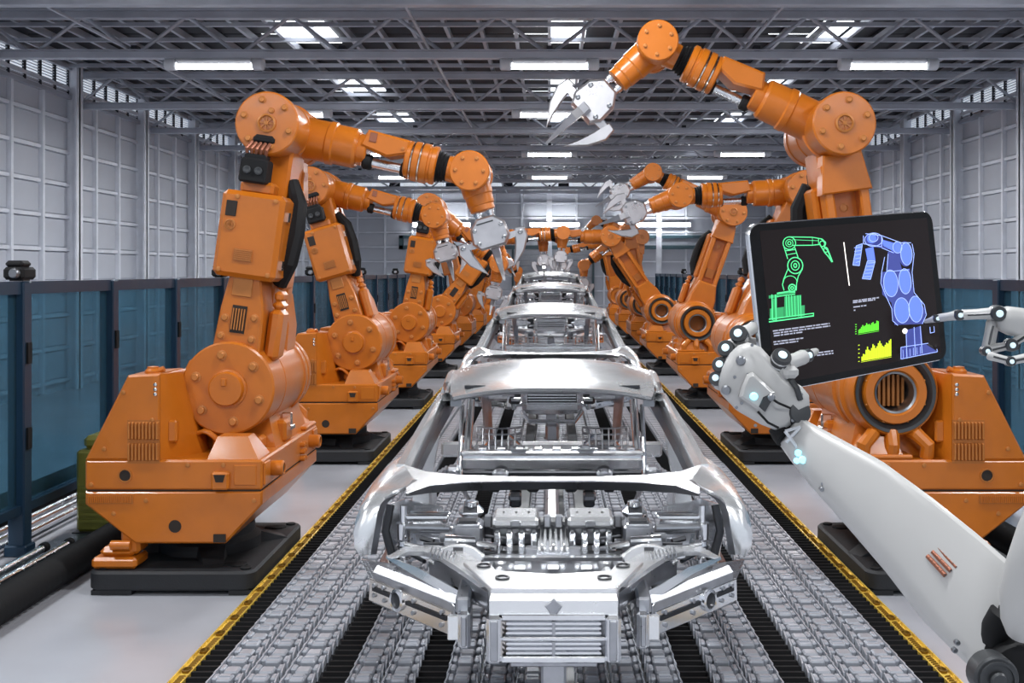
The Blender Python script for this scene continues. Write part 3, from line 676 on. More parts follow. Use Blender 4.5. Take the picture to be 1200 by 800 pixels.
# --- hand (frame 'hand': x runs out of J3)
P('hneck', 'hand_neck', X([(0, .08), (.108, .08), (.105, .20), (.098, .21), (.095, .29), (.088, .30), (.088, .345), (.07, .355), (0, .355)]), 'orange', 'hand')
for z in (-.045, .045): P(None, 'coupling_pin', MB().cyl((.345, YF, z), (.43, YF, z), .022, n=10).cyl((.36, YF, z), (.385, YF, z), .03, n=10), 'silver', 'hand')
palm = [(.41, -.06), (.41, .06), (.49, .125), (.62, .135), (.69, .09), (.69, -.09), (.62, -.135), (.49, -.125)]
P('palm', 'gripper_palm', MB().prism(palm, YF - .075, YF + .075, 'xz', .015), 'gripper', 'hand')
P(None, 'palm_slot', MB().bx(.455, .468, YF - .08, YF - .07, -.07, .05), 'dgrey', 'hand', None, 'palm', 3)
for x, z in ((.51, .095), (.51, -.095), (.63, .09), (.63, -.09)):
    P(None, 'palm_bolt', MB().lathe([(.018, 0), (.018, -.008), (.01, -.012), (0, -.010)], (x, YF - .075, z), (0, 1, 0), 10), 'steel', 'hand', None, 'palm', 4)
    P(None, 'palm_bolt', MB().lathe([(.018, 0), (.018, .008), (.01, .012), (0, .010)], (x, YF + .075, z), (0, 1, 0), 10), 'steel', 'hand', None, 'palm', 3)
def claw(sz):
    c = MB()
    c.hull([(.60, YF - .03, sz * .10), (.60, YF + .03, sz * .10), (.68, YF - .03, sz * .10), (.68, YF + .03, sz * .10), (.60, YF - .025, sz * .255), (.60, YF + .025, sz * .255), (.67, YF - .025, sz * .27), (.67, YF + .025, sz * .27)])
    o = MB().prism([(.57, sz * .22), (.58, sz * .30), (.70, sz * .315), (.86, sz * .25), (1.03, sz * .11), (.90, sz * .15), (.74, sz * .19), (.66, sz * .20)], YF - .028, YF + .028, 'xz', .012)
    return c, o
for sz in (-1, 1):
    c, o = claw(sz)
    SC = lambda m: setattr(m, 'v', [(.60 + (x - .60) * .74, YF + (y - YF) * .8, z * .80) for x, y, z in m.v]) or m
    SC(c); SC(o)
    P('kn%d' % sz, 'finger_link', c, 'gripper', 'hand', None, 'palm', 9)
    P('cl%d' % sz, 'gripper_claw', o, 'gripper', 'hand')
    P(None, 'claw_pivot', MB().lathe([(.02, 0), (.02, -.008), (.012, -.012), (0, -.01)], (.626, YF - .025, sz * .208), (0, 1, 0), 12), 'steel', 'hand', None, 'cl%d' % sz, 4)
P('cl0', 'gripper_claw', MB().hull([(.62, YF + .06, -.04), (.62, YF + .06, .04), (.68, YF + .06, -.04), (.68, YF + .06, .04), (.64, YF + .2, -.03), (.64, YF + .2, .03), (.71, YF + .19, -.03), (.71, YF + .19, .03)]).hull([(.63, YF + .17, -.03), (.63, YF + .17, .03), (.75, YF + .22, -.03), (.75, YF + .22, .03), (.76, YF + .15, -.03), (.76, YF + .15, .03), (1.0, YF + .07, -.008), (1.0, YF + .07, .008)]), 'gripper', 'hand')

def robot(sgn, row, j2, j3, hand, label, hs=1.0, x=None):
    # sgn -1: beside the boxed side (x < 0); +1 the mirrored row, turned half round. j2, j3, hand: world directions (dx, dz)
    rx = (-2.083 if sgn < 0 else 2.163) if x is None else x; y = 7.54 + 4.54 * row
    r = empty('industrial_robot', Tr(rx, y, 0) @ (Rz(math.pi) if sgn > 0 else Matrix.Identity(4)))
    tag(r, label, 'robot', 'orange industrial robots of the row with control boxes' if sgn < 0 else 'orange industrial robots of the row with hollow ring drums')
    s = -sgn
    a1 = math.atan2(j2[1], j2[0] * s); a2 = math.atan2(j3[1], j3[0] * s); a3 = math.atan2(hand[1], hand[0] * s)
    p2 = Vector((L1 * math.cos(a1), 0, ZJ + L1 * math.sin(a1))); p3 = p2 + Vector((L2 * math.cos(a2), 0, L2 * math.sin(a2)))
    FR = {'base': Matrix.Identity(4), 'plate': Tr(0, -.17, 0) if sgn < 0 else Tr(-.06, .17, 0), 'upper': Tr(0, 0, ZJ) @ Ry(a1), 'fore': Tr(*p2) @ Ry(a2), 'hand': Tr(*p3) @ Ry(a3) @ Matrix.Diagonal((hs, 1, 1, 1))}
    made = {}
    for key, name, me, fr, T, par, rows in TPL:
        if rows < 0:                                  # rear-facing detail: only where the rear faces the camera
            if sgn < 0 or row >= -rows: continue
        elif row >= rows: continue
        W_ = FR[fr] @ T
        if par is None: o = put(name, me, r, W_)
        else:
            if par not in made: continue
            o = put(name, me, made[par][0], made[par][1].inverted() @ W_)
        if key: made[key] = (o, W_)
    return r
def dirpx(a, b): return (b[0] - a[0], a[1] - b[1])
LEFT = [((267, 455), (310, 145), (550, 197), (566, 250)), ((413, 400), (361, 219), (501, 252), (514, 300)), ((479, 378), (502, 238), (581, 303), (574, 340)),
        ((515, 365), (579, 277), (657, 271), (654, 300)), ((539, 356), (519, 272), (583, 290), (600, 320)), ((555, 351), (575, 283), (600, 320), (600, 340)), ((566, 346), (572, 283), (598, 310), (600, 330))]
LBL = ['closest orange robot by the fence, upright arm reaching over the front car, pale lit gripper', 'second orange boxed robot, arm leaning toward the fence, gripper hanging over second car',
       'third orange boxed robot, upright box, forearm sloping down behind the first pale gripper', 'fourth orange boxed robot, arm leaning toward the cars, forearm level over last car',
       'fifth orange boxed robot, small, box tilted toward the fence', 'sixth orange boxed robot, tiny, forearm bent down beside the last cars', 'last orange boxed robot of its row, tiny, nearest the end wall']
for i, (a, b, c, d) in enumerate(LEFT): robot(-1, i, dirpx(a, b), dirpx(b, c), dirpx(c, d), LBL[i], (.78, .74, .8, .84, .8, .8, .8)[i])
RIGHT = [((1048, 466), (1003, 142), (790, 41), (742, 84)), ((890, 408), (953, 233), (828, 238), (772, 258)), ((818, 376), (862, 250), (770, 203), (738, 222)),
         ((782, 368), (718, 272), (638, 272), (639, 300)), ((757, 359), (741, 269), (689, 309), (689, 340)), ((740, 355), (756, 281), (705, 262), (680, 285)), ((727, 350), (712, 281), (667, 291), (664, 310))]
LBR = ['closest orange ring-drum robot behind the tablet, arm raised highest with open claw under ceiling lights', 'second orange ring-drum robot, partly behind the tablet, forearm level with pink-lit claw',
       'third orange ring-drum robot, channel arm leaning to the fence, forearm raised above the level one', 'fourth orange ring-drum robot, arm leaning toward the cars, gripper facing one across last car',
       'fifth orange ring-drum robot, upright arm, forearm sloping down to small gripper', 'sixth orange ring-drum robot, small, its elbow beside the window frame', 'last orange ring-drum robot of its row, tiny, nearest the end wall']
for i, (a, b, c, d) in enumerate(RIGHT): robot(1, 3.12 if i == 3 else i, dirpx(a, b), dirpx(b, c), dirpx(c, d), LBR[i], (1, .94, 1, .84, .74, .85, .85)[i])
# ================================================================ car bodies
Y0, SLOPE = 4.25, .0306
def cp(px, py, z):              # a point read off the front car, at a known height over its carrier
    d = (2 - z) * F / (py - 279); return Vector(((px - 648) * d / F, d - Y0, z))
def car(k, label):
    r = empty('car_body', Tr(.016, Y0, SLOPE * Y0) @ Matrix.Rotation(math.atan(SLOPE), 4, 'X')); tag(r, label, 'car', 'bare metal car bodies on the line')
    both = lambda name, mb, m, par=None, sm=32: [mb.build(name, m, par or r, None, sm), mb.mirror().build(name, m, par or r, None, sm)]
    D = lambda d: d - Y0
    # roof
    rows = []
    for j, (d, zc, hw) in enumerate(((6.20, 1.155, .565), (6.27, 1.180, .585), (6.45, 1.205, .60), (6.7, 1.222, .605), (6.95, 1.222, .60), (7.15, 1.205, .585), (7.25, 1.185, .575))):
        rows.append([(hw * u, D(d) - .035 * (1 - u * u) * (1 - j / 3 if j < 3 else 0), zc - .055 * abs(u) ** 2.6 + (.008 * (1 - u * u) if 0 < j < 6 else 0)) for u in [i / 9 for i in range(-9, 10)]])
    roof = MB().sheet(rows, -.02).build('roof', 'body', r, smooth=60)
    both('roof_slot', MB().bx(-.50, -.38, D(6.235), D(6.26), 1.145, 1.160), 'cardark', roof)
    # windscreen header, seen under the roof's front edge
    h = [(.58 * u, D(6.25) - .025 * (1 - u * u), 1.135 - .05 * abs(u) ** 2.6) for u in [i / 8 for i in range(-8, 9)]]
    MB().sheet([[(x, y, z + .012) for x, y, z in h], [(x, y + .02, z - .022) for x, y, z in h], [(x, y + .12, z - .025) for x, y, z in h]], .008).build('header_rail', 'alu', r)
    MB().sheet([[(x, D(7.24), 1.18 - .05 * abs(x / .58) ** 2.6) for x in [i / 8 * .56 for i in range(-8, 9)]], [(x, D(7.32), 1.13) for x in [i / 8 * .54 for i in range(-8, 9)]]], .02).build('rear_header', 'alu', r)
    # side frame: pillar, cant rail, rear pillar in one run
    pth = [cp(472, 549, .80), cp(486, 521, .88), cp(502, 492, .965), cp(520, 463, 1.06), (-.60, D(6.22), 1.10), (-.615, D(6.42), 1.135), (-.625, D(6.75), 1.15), (-.63, D(7.05), 1.13), (-.65, D(7.35), 1.06), (-.69, D(7.65), .94), (-.73, D(7.9), .84)]
    pr = [(-.026, -.03), (.030, -.032), (.034, .005), (.012, .026), (-.018, .026), (-.03, .005)]
    both('side_frame', MB().sweep(pth, pr, scales=[1.25, 1.1, 1, .95, .9, .85, .85, .85, .9, 1, 1.2]), 'body', None, 24)
    inn = [(p[0] + .045, p[1] + .05, p[2] - .03) for p in [tuple(q) for q in pth[:5]]]
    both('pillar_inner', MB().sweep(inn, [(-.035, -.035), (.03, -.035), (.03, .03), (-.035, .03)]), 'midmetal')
    # door pillar and sill
    both('door_pillar', MB().sweep([(-.63, D(6.8), 1.12), (-.74, D(6.84), .80), (-.82, D(6.9), .42), (-.83, D(6.9), .22)], [(-.04, -.05), (.04, -.05), (.04, .05), (-.04, .05)], up=(0, 1, 0), scales=[.8, 1, 1.2, 1.6]), 'body')
    both('sill', MB().sweep([(-.84, D(5.55), .27), (-.85, D(6.5), .25), (-.85, D(7.5), .27)], [(-.06, -.07), (.06, -.07), (.05, .06), (-.05, .07)]), 'chrome')
    # cowl: thin arched band that widens into the wings
    top = [(472, 542, .83), (500, 551, .80), (540, 555, .785), (590, 557, .775), (648, 557.5, .77)]
    bot = [(478, 577, .77), (505, 567.5, .768), (545, 564, .765), (592, 563, .76), (648, 563, .757)]
    fac = [(478, 580, .753), (508, 576, .727), (548, 574, .717), (593, 573, .712), (648, 572, .711)]
    mk = lambda L: [cp(*p) for p in L] + [Vector((-q.x, q.y, q.z)) for q in [cp(*p) for p in L[:-1]][::-1]]
    cw = MB().sheet([mk(top), mk(bot)], .003).build('cowl_band', 'body', r, smooth=60)
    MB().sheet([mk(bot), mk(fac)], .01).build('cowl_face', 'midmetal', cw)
    # wings: broad bright band curling forward and down, then running back to the door
    outer = [(472, 541, .83), (458, 549, .81), (444, 562, .785), (432, 577, .75), (424, 590, .715), (418, 606, .66), (415, 624, .59), (416, 640, .53), (424, 652, .475)]
    inner = [(490, 566, .79), (481, 576, .775), (468, 580, .765), (459, 584, .745), (453, 590, .72), (450, 600, .685), (447, 618, .61), (443, 634, .55), (438, 648, .49)]
    O = [cp(*p) for p in outer]; I = [cp(*p) for p in inner]
    I = [i.lerp(o, .22) for i, o in zip(I, O)]
    mid = [(a + b) / 2 + Vector((0, -.018, .012)) for a, b in zip(O, I)]
    back = [Vector((o.x - .02, max(o.y + .28, D(5.62)), o.z - .01)) for o in O]
    wing = both('front_wing', MB().sheet([I, mid, O, back], .012), 'body', None, 60)
    lip = [Vector((p.x + .02, p.y + .06, p.z - .015)) for p in I]
    both('wing_lip', MB().sheet([lip, I], .008), 'alu')
    for w_, sg in zip(wing, (-1, 1)):
        MB().bx(-.011, -.005, -.004, .004, -.022, .022).bx(.005, .011, -.004, .004, -.022, .022).bx(-.006, .006, -.004, .004, -.004, .004).build('locator_tab', 'alu', w_, Tr(cp(455, 567, .77).x * -sg, cp(455, 567, .77).y - .03, .775) @ Matrix.Rotation(R(-50), 4, 'X'), 0)
        MB().box((0, 0, 0), (.025, .02, .02), .004).build('hinge_bracket', 'alu', w_, Tr(.925 * sg, D(5.35), .70), 0)
    # rear quarter, deck, rear panel
    qs = [[(-.74, D(7.88 + .07 * i), .86 - .02 * i), (-.84, D(7.9 + .07 * i), .80 - .01 * i), (-.92, D(7.92 + .07 * i), .60), (-.90, D(7.92 + .07 * i), .34)] for i in range(8)]
    both('rear_quarter', MB().sheet(qs, .015), 'body', None, 60)
    MB().bx(-.86, .86, D(8.45), D(8.5), .30, .42, .02).build('rear_panel', 'body', r)
    for yy in (5.72, 6.62, 8.2): MB().bx(-.82, .82, D(yy), D(yy + .09), .17, .23, .012).build('cross_member', 'alu', r)
    MB().bx(-.045, .045, D(5.6), D(8.4), .16, .22, .02).build('tunnel', 'alu', r)

    # ---- cabin, seen through the windscreen opening
    def row(L): return [cp(*p) for p in L]
    b = MB().bx(-.52, .52, D(6.15), D(6.23), .765, .80, .010).bx(-.51, .51, D(6.12), D(6.17), .70, .765, .008).build('dash_beam', 'chrome', r)
    MB().bx(-.50, .50, D(6.08), D(6.12), .675, .70, .006).build('dash_lower', 'cardark', b)
    for x in (-.19, .19): MB().lathe([(.055, 0), (.055, .012), (.038, .014), (.036, .004), (0, .004)], (x, D(6.19), .80), (0, 0, 1), 20).build('dash_socket', 'alu', b)
    for i in range(9): MB().bx(-.42 + i * .105, -.37 + i * .105, D(6.17), D(6.22), .80, .815, .005).build('dash_clip', 'chrome', b)
    for sx in (-1, 1):
        MB().lathe([(.06, 0), (.05, .03), (0, .035)], (sx * .29, D(6.08), .66), (0, -1, 0), 18).build('air_duct', 'chrome', b)
        # basket frames in front of the seats
        g = MB(); cx = sx * .32; W2, H2 = .135, .135
        for i in range(8): g.cyl((cx - W2 + i * W2 / 3.5, D(6.56) - .05 * math.sin(math.pi * i / 7), .72), (cx - W2 + i * W2 / 3.5, D(6.62) - .05 * math.sin(math.pi * i / 7), .72 + H2), .006, n=6)
        for j in range(5):
            g.tube([(cx - W2 + i * W2 / 3.5, D(6.56 + .015 * j) - .05 * math.sin(math.pi * i / 7), .72 + j * H2 / 4) for i in range(8)], .006, 6)
        g.build('basket_frame', 'alu', r)['kind'] = 'stuff'
        MB().box((cx, D(6.78), .66), (.24, .2, .14), .04).build('seat_base', 'chrome', r)
        # suspension turret pillars inside the cabin
        MB().cyl((sx * .52, D(6.5), .55), (sx * .50, D(6.75), 1.0), .025, n=12).cyl((sx * .56, D(6.5), .5), (sx * .55, D(6.7), .98), .014, n=8).build('cabin_strut', 'chrome', r)
        MB().tube([(sx * .52, D(6.3), .62), (sx * .60, D(6.15), .64), (sx * .66, D(5.98), .68)], .016, 8).build('cabin_arm', 'chrome', r)
        m = MB()
        for i in range(7): m.box((sx * (.585 + .02 * i), D(5.98 + .02 * i), .72 - .015 * i), (.016, .10, .05), .003)
        m.build('vent_stack', 'alu', r)['kind'] = 'stuff'
        MB().box((sx * .54, D(5.95), .70), (.07, .1, .12), .015).cyl((sx * .54, D(5.86), .72), (sx * .54, D(5.92), .72), .03, n=12).build('hinge_post', 'alu', r)
        # rear cabin boxes hanging beside the centre unit
        MB().box((sx * .36, D(7.35), .96), (.16, .2, .09), .02, ).cyl((sx * .37, D(7.22), .97), (sx * .37, D(7.26), .97), .022, n=12).build('rear_bracket', 'chrome', r)
        MB().box((sx * .25, D(7.4), .95), (.08, .15, .13), .012).build('rear_block', 'cardark', r)
        for i in range(3): MB().cyl((sx * (.17 + .04 * i), D(7.25), .90 + .03 * i), (sx * (.21 + .06 * i), D(7.25), .90 + .03 * i), .012, n=8).build('rear_pipe', 'chrome', r)
        MB().sheet([[(sx * .48, D(7.2), 1.06), (sx * .44, D(7.25), .62)], [(sx * .42, D(7.3), 1.06), (sx * .40, D(7.3), .62)]], .01).build('rear_pillar_plate', 'alu', r)
    u = MB().box((0, D(7.3), .93), (.40, .10, .20), .03).build('centre_unit', 'chrome', r)
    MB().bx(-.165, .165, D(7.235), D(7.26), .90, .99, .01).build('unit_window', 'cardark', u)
    for i in range(5): MB().bx(-.16, .16, D(7.225), D(7.245), .905 + .018 * i, .913 + .018 * i).build('unit_slat', 'chrome', u, None, 0)
    MB().tube([(-.20, D(7.2), .86), (-.15, D(7.15), .80), (.15, D(7.15), .80), (.20, D(7.2), .86)], .016, 8).build('unit_hoop', 'chrome', u)
    MB().box((0, D(7.0), .76), (.085, .10, .11), .015).build('gear_post', 'alu', r)
    MB().bx(-.27, .27, D(6.75), D(6.85), .60, .64, .01).build('rear_cross', 'chrome', r)

    # ---- engine bay
    for sx in (-1, 1):
        e = MB().box((sx * .175, D(5.22), .665), (.215, .20, .05), .014).build('engine_cover', 'body', r)
        MB().box((sx * .175, D(5.12), .662), (.05, .02, .03), .006).build('cover_latch', 'alu', e)
        for i in range(3): MB().cyl((sx * .175 - .06 + .06 * i, D(5.22), .688), (sx * .175 - .06 + .06 * i, D(5.22), .694), .006, n=8).build('cover_bolt', 'cardark', e)
        MB().box((sx * .175, D(5.22), .60), (.23, .18, .09), .01).build('engine_block', 'cardark', r)
        for i in range(4): MB().box((sx * .175 - .085 + .057 * i, D(5.10), .575), (.028, .06, .12), .006).build('intake_runner', 'chrome', r)
        MB().box((sx * .175, D(5.09), .52), (.24, .08, .03), .01).build('intake_rail', 'alu', r)
        bx2 = MB().box((sx * .40, D(5.18), .58), (.14, .14, .15), .012).build('ecu_box', 'alu', r)
        MB().box((sx * .40, D(5.16), .66), (.11, .11, .02), .006).build('ecu_lid', 'chrome', bx2)
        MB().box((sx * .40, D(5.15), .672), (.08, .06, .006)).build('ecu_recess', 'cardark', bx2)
        MB().box((sx * .40, D(5.36), .66), (.12, .10, .06), .025).lathe([(.035, 0), (.035, .02), (.022, .022), (.02, .01), (0, .01)], (sx * .40, D(5.36), .69), (0, 0, 1), 16).build('reservoir', 'chrome', r)
        for i in range(4): MB().cyl((sx * .49, D(5.2 + .05 * i), .62 - .02 * i), (sx * .70, D(5.22 + .05 * i), .62 - .02 * i), .016 - .002 * (i % 2), n=10).build('cross_pipe', 'chrome' if i % 2 else 'alu', r)
        MB().box((sx * .60, D(5.24), .665), (.20, .035, .02), .004).box((sx * .60, D(5.33), .655), (.20, .035, .02), .004).build('pipe_clamp', 'chrome', r)
        # coil-over damper in the wheel arch
        s_ = MB().lathe([(0, .82), (.018, .82), (.018, .74), (.035, .735), (.035, .66), (.046, .655), (.03, .64), (.046, .625), (.03, .61), (.046, .595), (.03, .58), (.042, .565), (.025, .56), (.022, .46), (0, .46)], (sx * .715, D(5.24), -.10), (0, 0, 1), 18).build('damper', 'chrome', r)
        MB().tube([(sx * .78, D(5.25), .72), (sx * .80, D(5.22), .60), (sx * .76, D(5.2), .46)], .02, 8).build('damper_hose', 'cardark', r)
        MB().sheet([[(sx * .84, D(5.3), .70), (sx * .80, D(5.32), .40)], [(sx * .74, D(5.45), .70), (sx * .66, D(5.45), .40)], [(sx * .55, D(5.46), .66), (sx * .5, D(5.46), .4)]], .01).build('arch_liner', 'chrome', r)
        # domed suspension tower: flattened arch plate with a central keyhole
        pts = [(-.135, -.02), (-.12, .012), (-.08, .042), (-.03, .058), (.03, .058), (.08, .042), (.12, .012), (.135, -.02), (.11, -.035), (-.11, -.035)]
        tw = MB().prism(pts, -.05, .05, 'xz', .006).build('suspension_tower', 'body', r, Tr(sx * .43, D(4.96), .545) @ Matrix.Rotation(R(-25), 4, 'X'))
        MB().prism([(x * .86, z * .8) for x, z in pts], -.056, -.05, 'xz').build('tower_face', 'alu', tw)
        MB().bx(-.02, .025, -.062, -.05, .008, .04).build('tower_slot', 'cardark', tw)
        MB().bx(-.03, .03, -.066, -.05, -.022, .004, .005).build('tower_plate', 'chrome', tw)
        MB().cyl((sx * .36, D(5.06), .60), (sx * .5, D(5.05), .61), .02, n=10).build('tower_bar', 'chrome', r)
        # upper rail: ribbed bend from the wing to the slam panel
        rail = [cp(457, 652, .56), cp(478, 644, .57), cp(505, 644, .575), cp(528, 650, .58), cp(548, 662, .585), cp(574, 682, .60)]
        rail = [Vector((p.x * -sx, p.y, p.z)) for p in rail]
        MB().sweep(rail, [(-.05, -.012), (.05, -.012), (.055, .012), (-.055, .012)], scales=[.3, .8, 1, 1.1, 1.1, .9]).build('upper_rail', 'body', r, None, 50)
        MB().sweep([p + Vector((-.02 * sx, -.03, -.06)) for p in rail[2:]], [(-.03, -.04), (.03, -.04), (.03, .035), (-.03, .035)]).build('lower_rail', 'alu', r)
        for i in range(7):
            p = Vector(cp(506 + 4.5 * i, 646 + i * .9, .59)); MB().box((p.x * -sx, p.y, p.z + .004), (.007, .10, .022), .002).build('rail_rib', 'alu', r)
        # thin blade that carries the lamp, running forward and down
        bl = [cp(453, 650, .55), cp(490, 664, .545), cp(525, 684, .52), cp(562, 704, .47)]; b2 = [cp(453, 653, .53), cp(488, 674, .52), cp(521, 694, .48), cp(560, 706, .465)]
        fx = lambda L: [Vector((p.x * -sx, p.y, p.z)) for p in L]
        MB().sheet([fx(bl), fx(b2)], .008).build('lamp_blade', 'body', r)
        m = MB(); A, B, C, Dd = fx([cp(425, 655, .43), cp(470, 662, .50), cp(520, 700, .43), cp(440, 690, .33)])
        for i in range(15):
            t = i / 14
            m.cyl(A.lerp(B, t), Dd.lerp(C, t), .005, n=5); m.cyl(A.lerp(Dd, t), B.lerp(C, t), .005, n=5)
        m.build('mesh_panel', 'alu', r)['kind'] = 'stuff'
        # hollow lamp housing: a rectangular tube set at an angle, bored face
        a = Vector(cp(437, 684, .43)); c = Vector(cp(532, 722, .40)); a.x *= -sx; c.x *= -sx
        dv = c - a; L = dv.length; ux = dv.normalized(); uz = (Vector((0, 0, 1)) - ux * ux.z).normalized(); uy = uz.cross(ux)
        if uy.y < 0: uy = -uy
        T = Matrix(((ux.x, uy.x, uz.x, a.x), (ux.y, uy.y, uz.y, a.y), (ux.z, uy.z, uz.z, a.z), (0, 0, 0, 1)))
        hs = empty('x', T); bpy.data.objects.remove(hs)
        shell = MB().prism([(0, -.07), (L, -.07), (L, .04), (L - .02, .05), (0, .05)], -.0, .012, 'xz', .003).hull([(0, 0, .05), (L, 0, .05), (0, .025, .072), (L, .025, .072), (0, .06, .075), (L, .06, .075), (0, .06, .066), (L, .06, .066), (0, .01, .042), (L, .01, .042)]).bx(0, L, .01, .07, -.07, -.058).bx(0, L, .06, .072, -.07, .072)
        T = T @ Matrix.Diagonal((1, 1, 1.2, 1)); hb = shell.build('lamp_housing', 'alu', r, T)
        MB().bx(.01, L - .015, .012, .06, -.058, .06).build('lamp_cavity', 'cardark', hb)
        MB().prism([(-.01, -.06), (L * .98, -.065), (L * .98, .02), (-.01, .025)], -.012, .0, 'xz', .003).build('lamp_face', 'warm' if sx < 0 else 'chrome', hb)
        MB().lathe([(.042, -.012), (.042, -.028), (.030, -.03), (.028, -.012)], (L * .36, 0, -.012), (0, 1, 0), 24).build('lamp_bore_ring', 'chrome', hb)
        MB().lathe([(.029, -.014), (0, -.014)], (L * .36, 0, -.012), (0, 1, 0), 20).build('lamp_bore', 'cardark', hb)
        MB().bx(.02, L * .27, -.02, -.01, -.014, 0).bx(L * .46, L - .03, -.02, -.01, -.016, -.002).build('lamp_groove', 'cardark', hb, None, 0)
        for x, z in ((.03, .008), (.09, .012), (L * .55, .008), (L - .06, .008), (.03, -.03), (.1, -.034), (L * .55, -.036), (L - .06, -.038)):
            MB().lathe([(.009, -.012), (.009, -.022), (0, -.024)], (x, 0, z), (0, 1, 0), 8).build('lamp_bolt', 'alu', hb)
        if sx > 0: pass
        # crash rail end beside the grille block
        cr = MB().bx(sx * .335, sx * .385, D(4.38), D(4.55), .345, .50, .012).build('crash_rail', 'chrome', r)
        MB().bx(sx * .38, sx * .43, D(4.42), D(4.45), .37, .47, .004).build('rail_gusset', 'body', cr)
        MB().bx(sx * .348, sx * .372, D(4.372), D(4.385), .36, .485, .005).build('rail_flute', 'alu', cr)
        MB().box((sx * .37, D(4.6), .5), (.06, .3, .07), .01).build('chassis_leg', 'alu', r)
    # ribbed channel between the blocks
    ch = MB().bx(-.075, .075, D(4.98), D(5.40), .545, .57).build('channel', 'chrome', r)
    for i in range(6): MB().bx(-.07 + i * .0256, -.056 + i * .0256, D(4.98), D(5.40), .57, .595, .004).build('channel_rib', 'body', ch)
    MB().bx(-.34, .34, D(4.97), D(5.40), .40, .425, .01).build('bay_shade_sheet', 'cardark', r)  # added dark backing sheet, stands in for the shade beneath the bay
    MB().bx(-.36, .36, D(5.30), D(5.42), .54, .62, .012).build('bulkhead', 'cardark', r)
    for i in range(12): MB().bx(-.33 + i * .057, -.295 + i * .057, D(5.28), D(5.31), .60, .66, .005).build('bulkhead_clip', 'alu', r)
    MB().bx(-.30, .30, D(4.93), D(5.05), .50, .53, .008).bx(-.30, .30, D(4.92), D(4.96), .525, .545, .006).build('bay_cross', 'chrome', r)
    # radiator tray
    rt = MB().bx(-.32, .32, D(4.86), D(4.92), .46, .575, .012).bx(-.32, -.27, D(4.55), D(4.9), .46, .56, .012).bx(.27, .32, D(4.55), D(4.9), .46, .56, .012).build('radiator_tray', 'chrome', r)
    MB().bx(-.27, .27, D(4.56), D(4.88), .44, .47).build('tray_floor', 'alu', rt)
    for x in (-.15, 0, .15): MB().box((x, D(4.76), .50), (.07, .10, .05), .012).cyl((x - .05, D(4.76), .51), (x + .05, D(4.76), .51), .014, n=8).build('tray_block', 'chrome', rt)
    for x in (-.235, .235): MB().box((x, D(4.72), .52), (.05, .2, .07), .016).build('tray_tank', 'body', rt)
    MB().prism([(-.25, D(4.60)), (.25, D(4.60)), (.25, D(4.55)), (0, D(4.50)), (-.25, D(4.55))], .535, .552, 'xy', .003).build('tray_lip', 'alu', rt)
    # slam panel and front face
    sp = [(-.30, .60), (-.28, .60 - .0), (.28, .60), (.30, .60)]
    poly = [(-.38, D(4.62)), (-.245, D(4.27)), (.245, D(4.27)), (.38, D(4.62)), (.27, D(4.62)), (.235, D(4.50)), (0, D(4.455)), (-.235, D(4.50)), (-.27, D(4.62))]
    sl = MB().prism(poly, .612, .632, 'xy', .003).build('slam_panel', 'body', r)
    for x, d in ((-.205, 4.40), (.205, 4.40), (-.29, 4.56), (.29, 4.56)):
        MB().lathe([(.030, .632), (.030, .638), (.022, .638), (.02, .630), (0, .630)], (x, D(d), 0), (0, 0, 1), 18).build('slam_hole', 'cardark', sl)
    MB().hull([(-.245, D(4.27), .612), (.245, D(4.27), .612), (-.25, D(4.25), .59), (.25, D(4.25), .59), (-.25, D(4.25), .535), (.25, D(4.25), .535), (-.25, D(4.33), .535), (.25, D(4.33), .535), (-.26, D(4.33), .612), (.26, D(4.33), .612)]).build('front_face', 'body', r)
    MB().prism([(0, .60), (.035, .57), (0, .52), (-.035, .57)], D(4.243), D(4.255), 'xz', .003).build('centre_crease', 'alu', r)
    # grille block with two louvred openings
    gb = MB().bx(-.262, -.20, D(4.23), D(4.34), .345, .535, .012).bx(.20, .262, D(4.23), D(4.34), .345, .535, .012).bx(-.20, .20, D(4.235), D(4.34), .515, .54, .004).bx(-.20, .20, D(4.235), D(4.34), .435, .452, .004).bx(-.20, .20, D(4.235), D(4.34), .35, .375, .004).build('grille_block', 'chrome', r)
    MB().bx(-.2, .2, D(4.272), D(4.30), .36, .53).build('grille_back', 'alu', gb, None, 0)
    for zc in (.484, .405):
        for i in range(3): MB().bx(-.185, .185, D(4.25) + .004 * i, D(4.29), zc - .026 + .017 * i, zc - .017 + .017 * i).build('grille_slat', 'chrome', gb, None, 0)
        MB().bx(-.006, .006, D(4.238), D(4.30), zc - .03, zc + .028).build('grille_divider', 'alu', gb, None, 0)
        for sx in (-1, 1): MB().hull([(sx * .2, D(4.236), zc - .03), (sx * .2, D(4.236), zc + .03), (sx * .175, D(4.28), zc - .02), (sx * .175, D(4.28), zc + .02), (sx * .2, D(4.29), zc)]).build('grille_cheek', 'warm' if sx < 0 else 'alu', gb, None, 0)
    for sx in (-1, 1):
        MB().bx(sx * .215, sx * .247, D(4.222), D(4.232), .36, .52, .004).build('grille_flute', 'alu', gb)
    MB().bx(-.17, .17, D(4.26), D(4.36), .325, .345, .004).build('grille_foot', 'alu', gb)
    MB().bx(-.05, .05, D(4.28), D(4.42), .10, .34, .01).build('tow_post', 'alu', r)
    MB().lathe([(.07, .0), (.07, .02), (.05, .03), (0, .03)], (0, D(4.30), .085), (0, 0, 1), 20).build('tow_plate', 'alu', r)
    # small rods, brackets and pipes that fill the bay
    rng = random.Random(3)
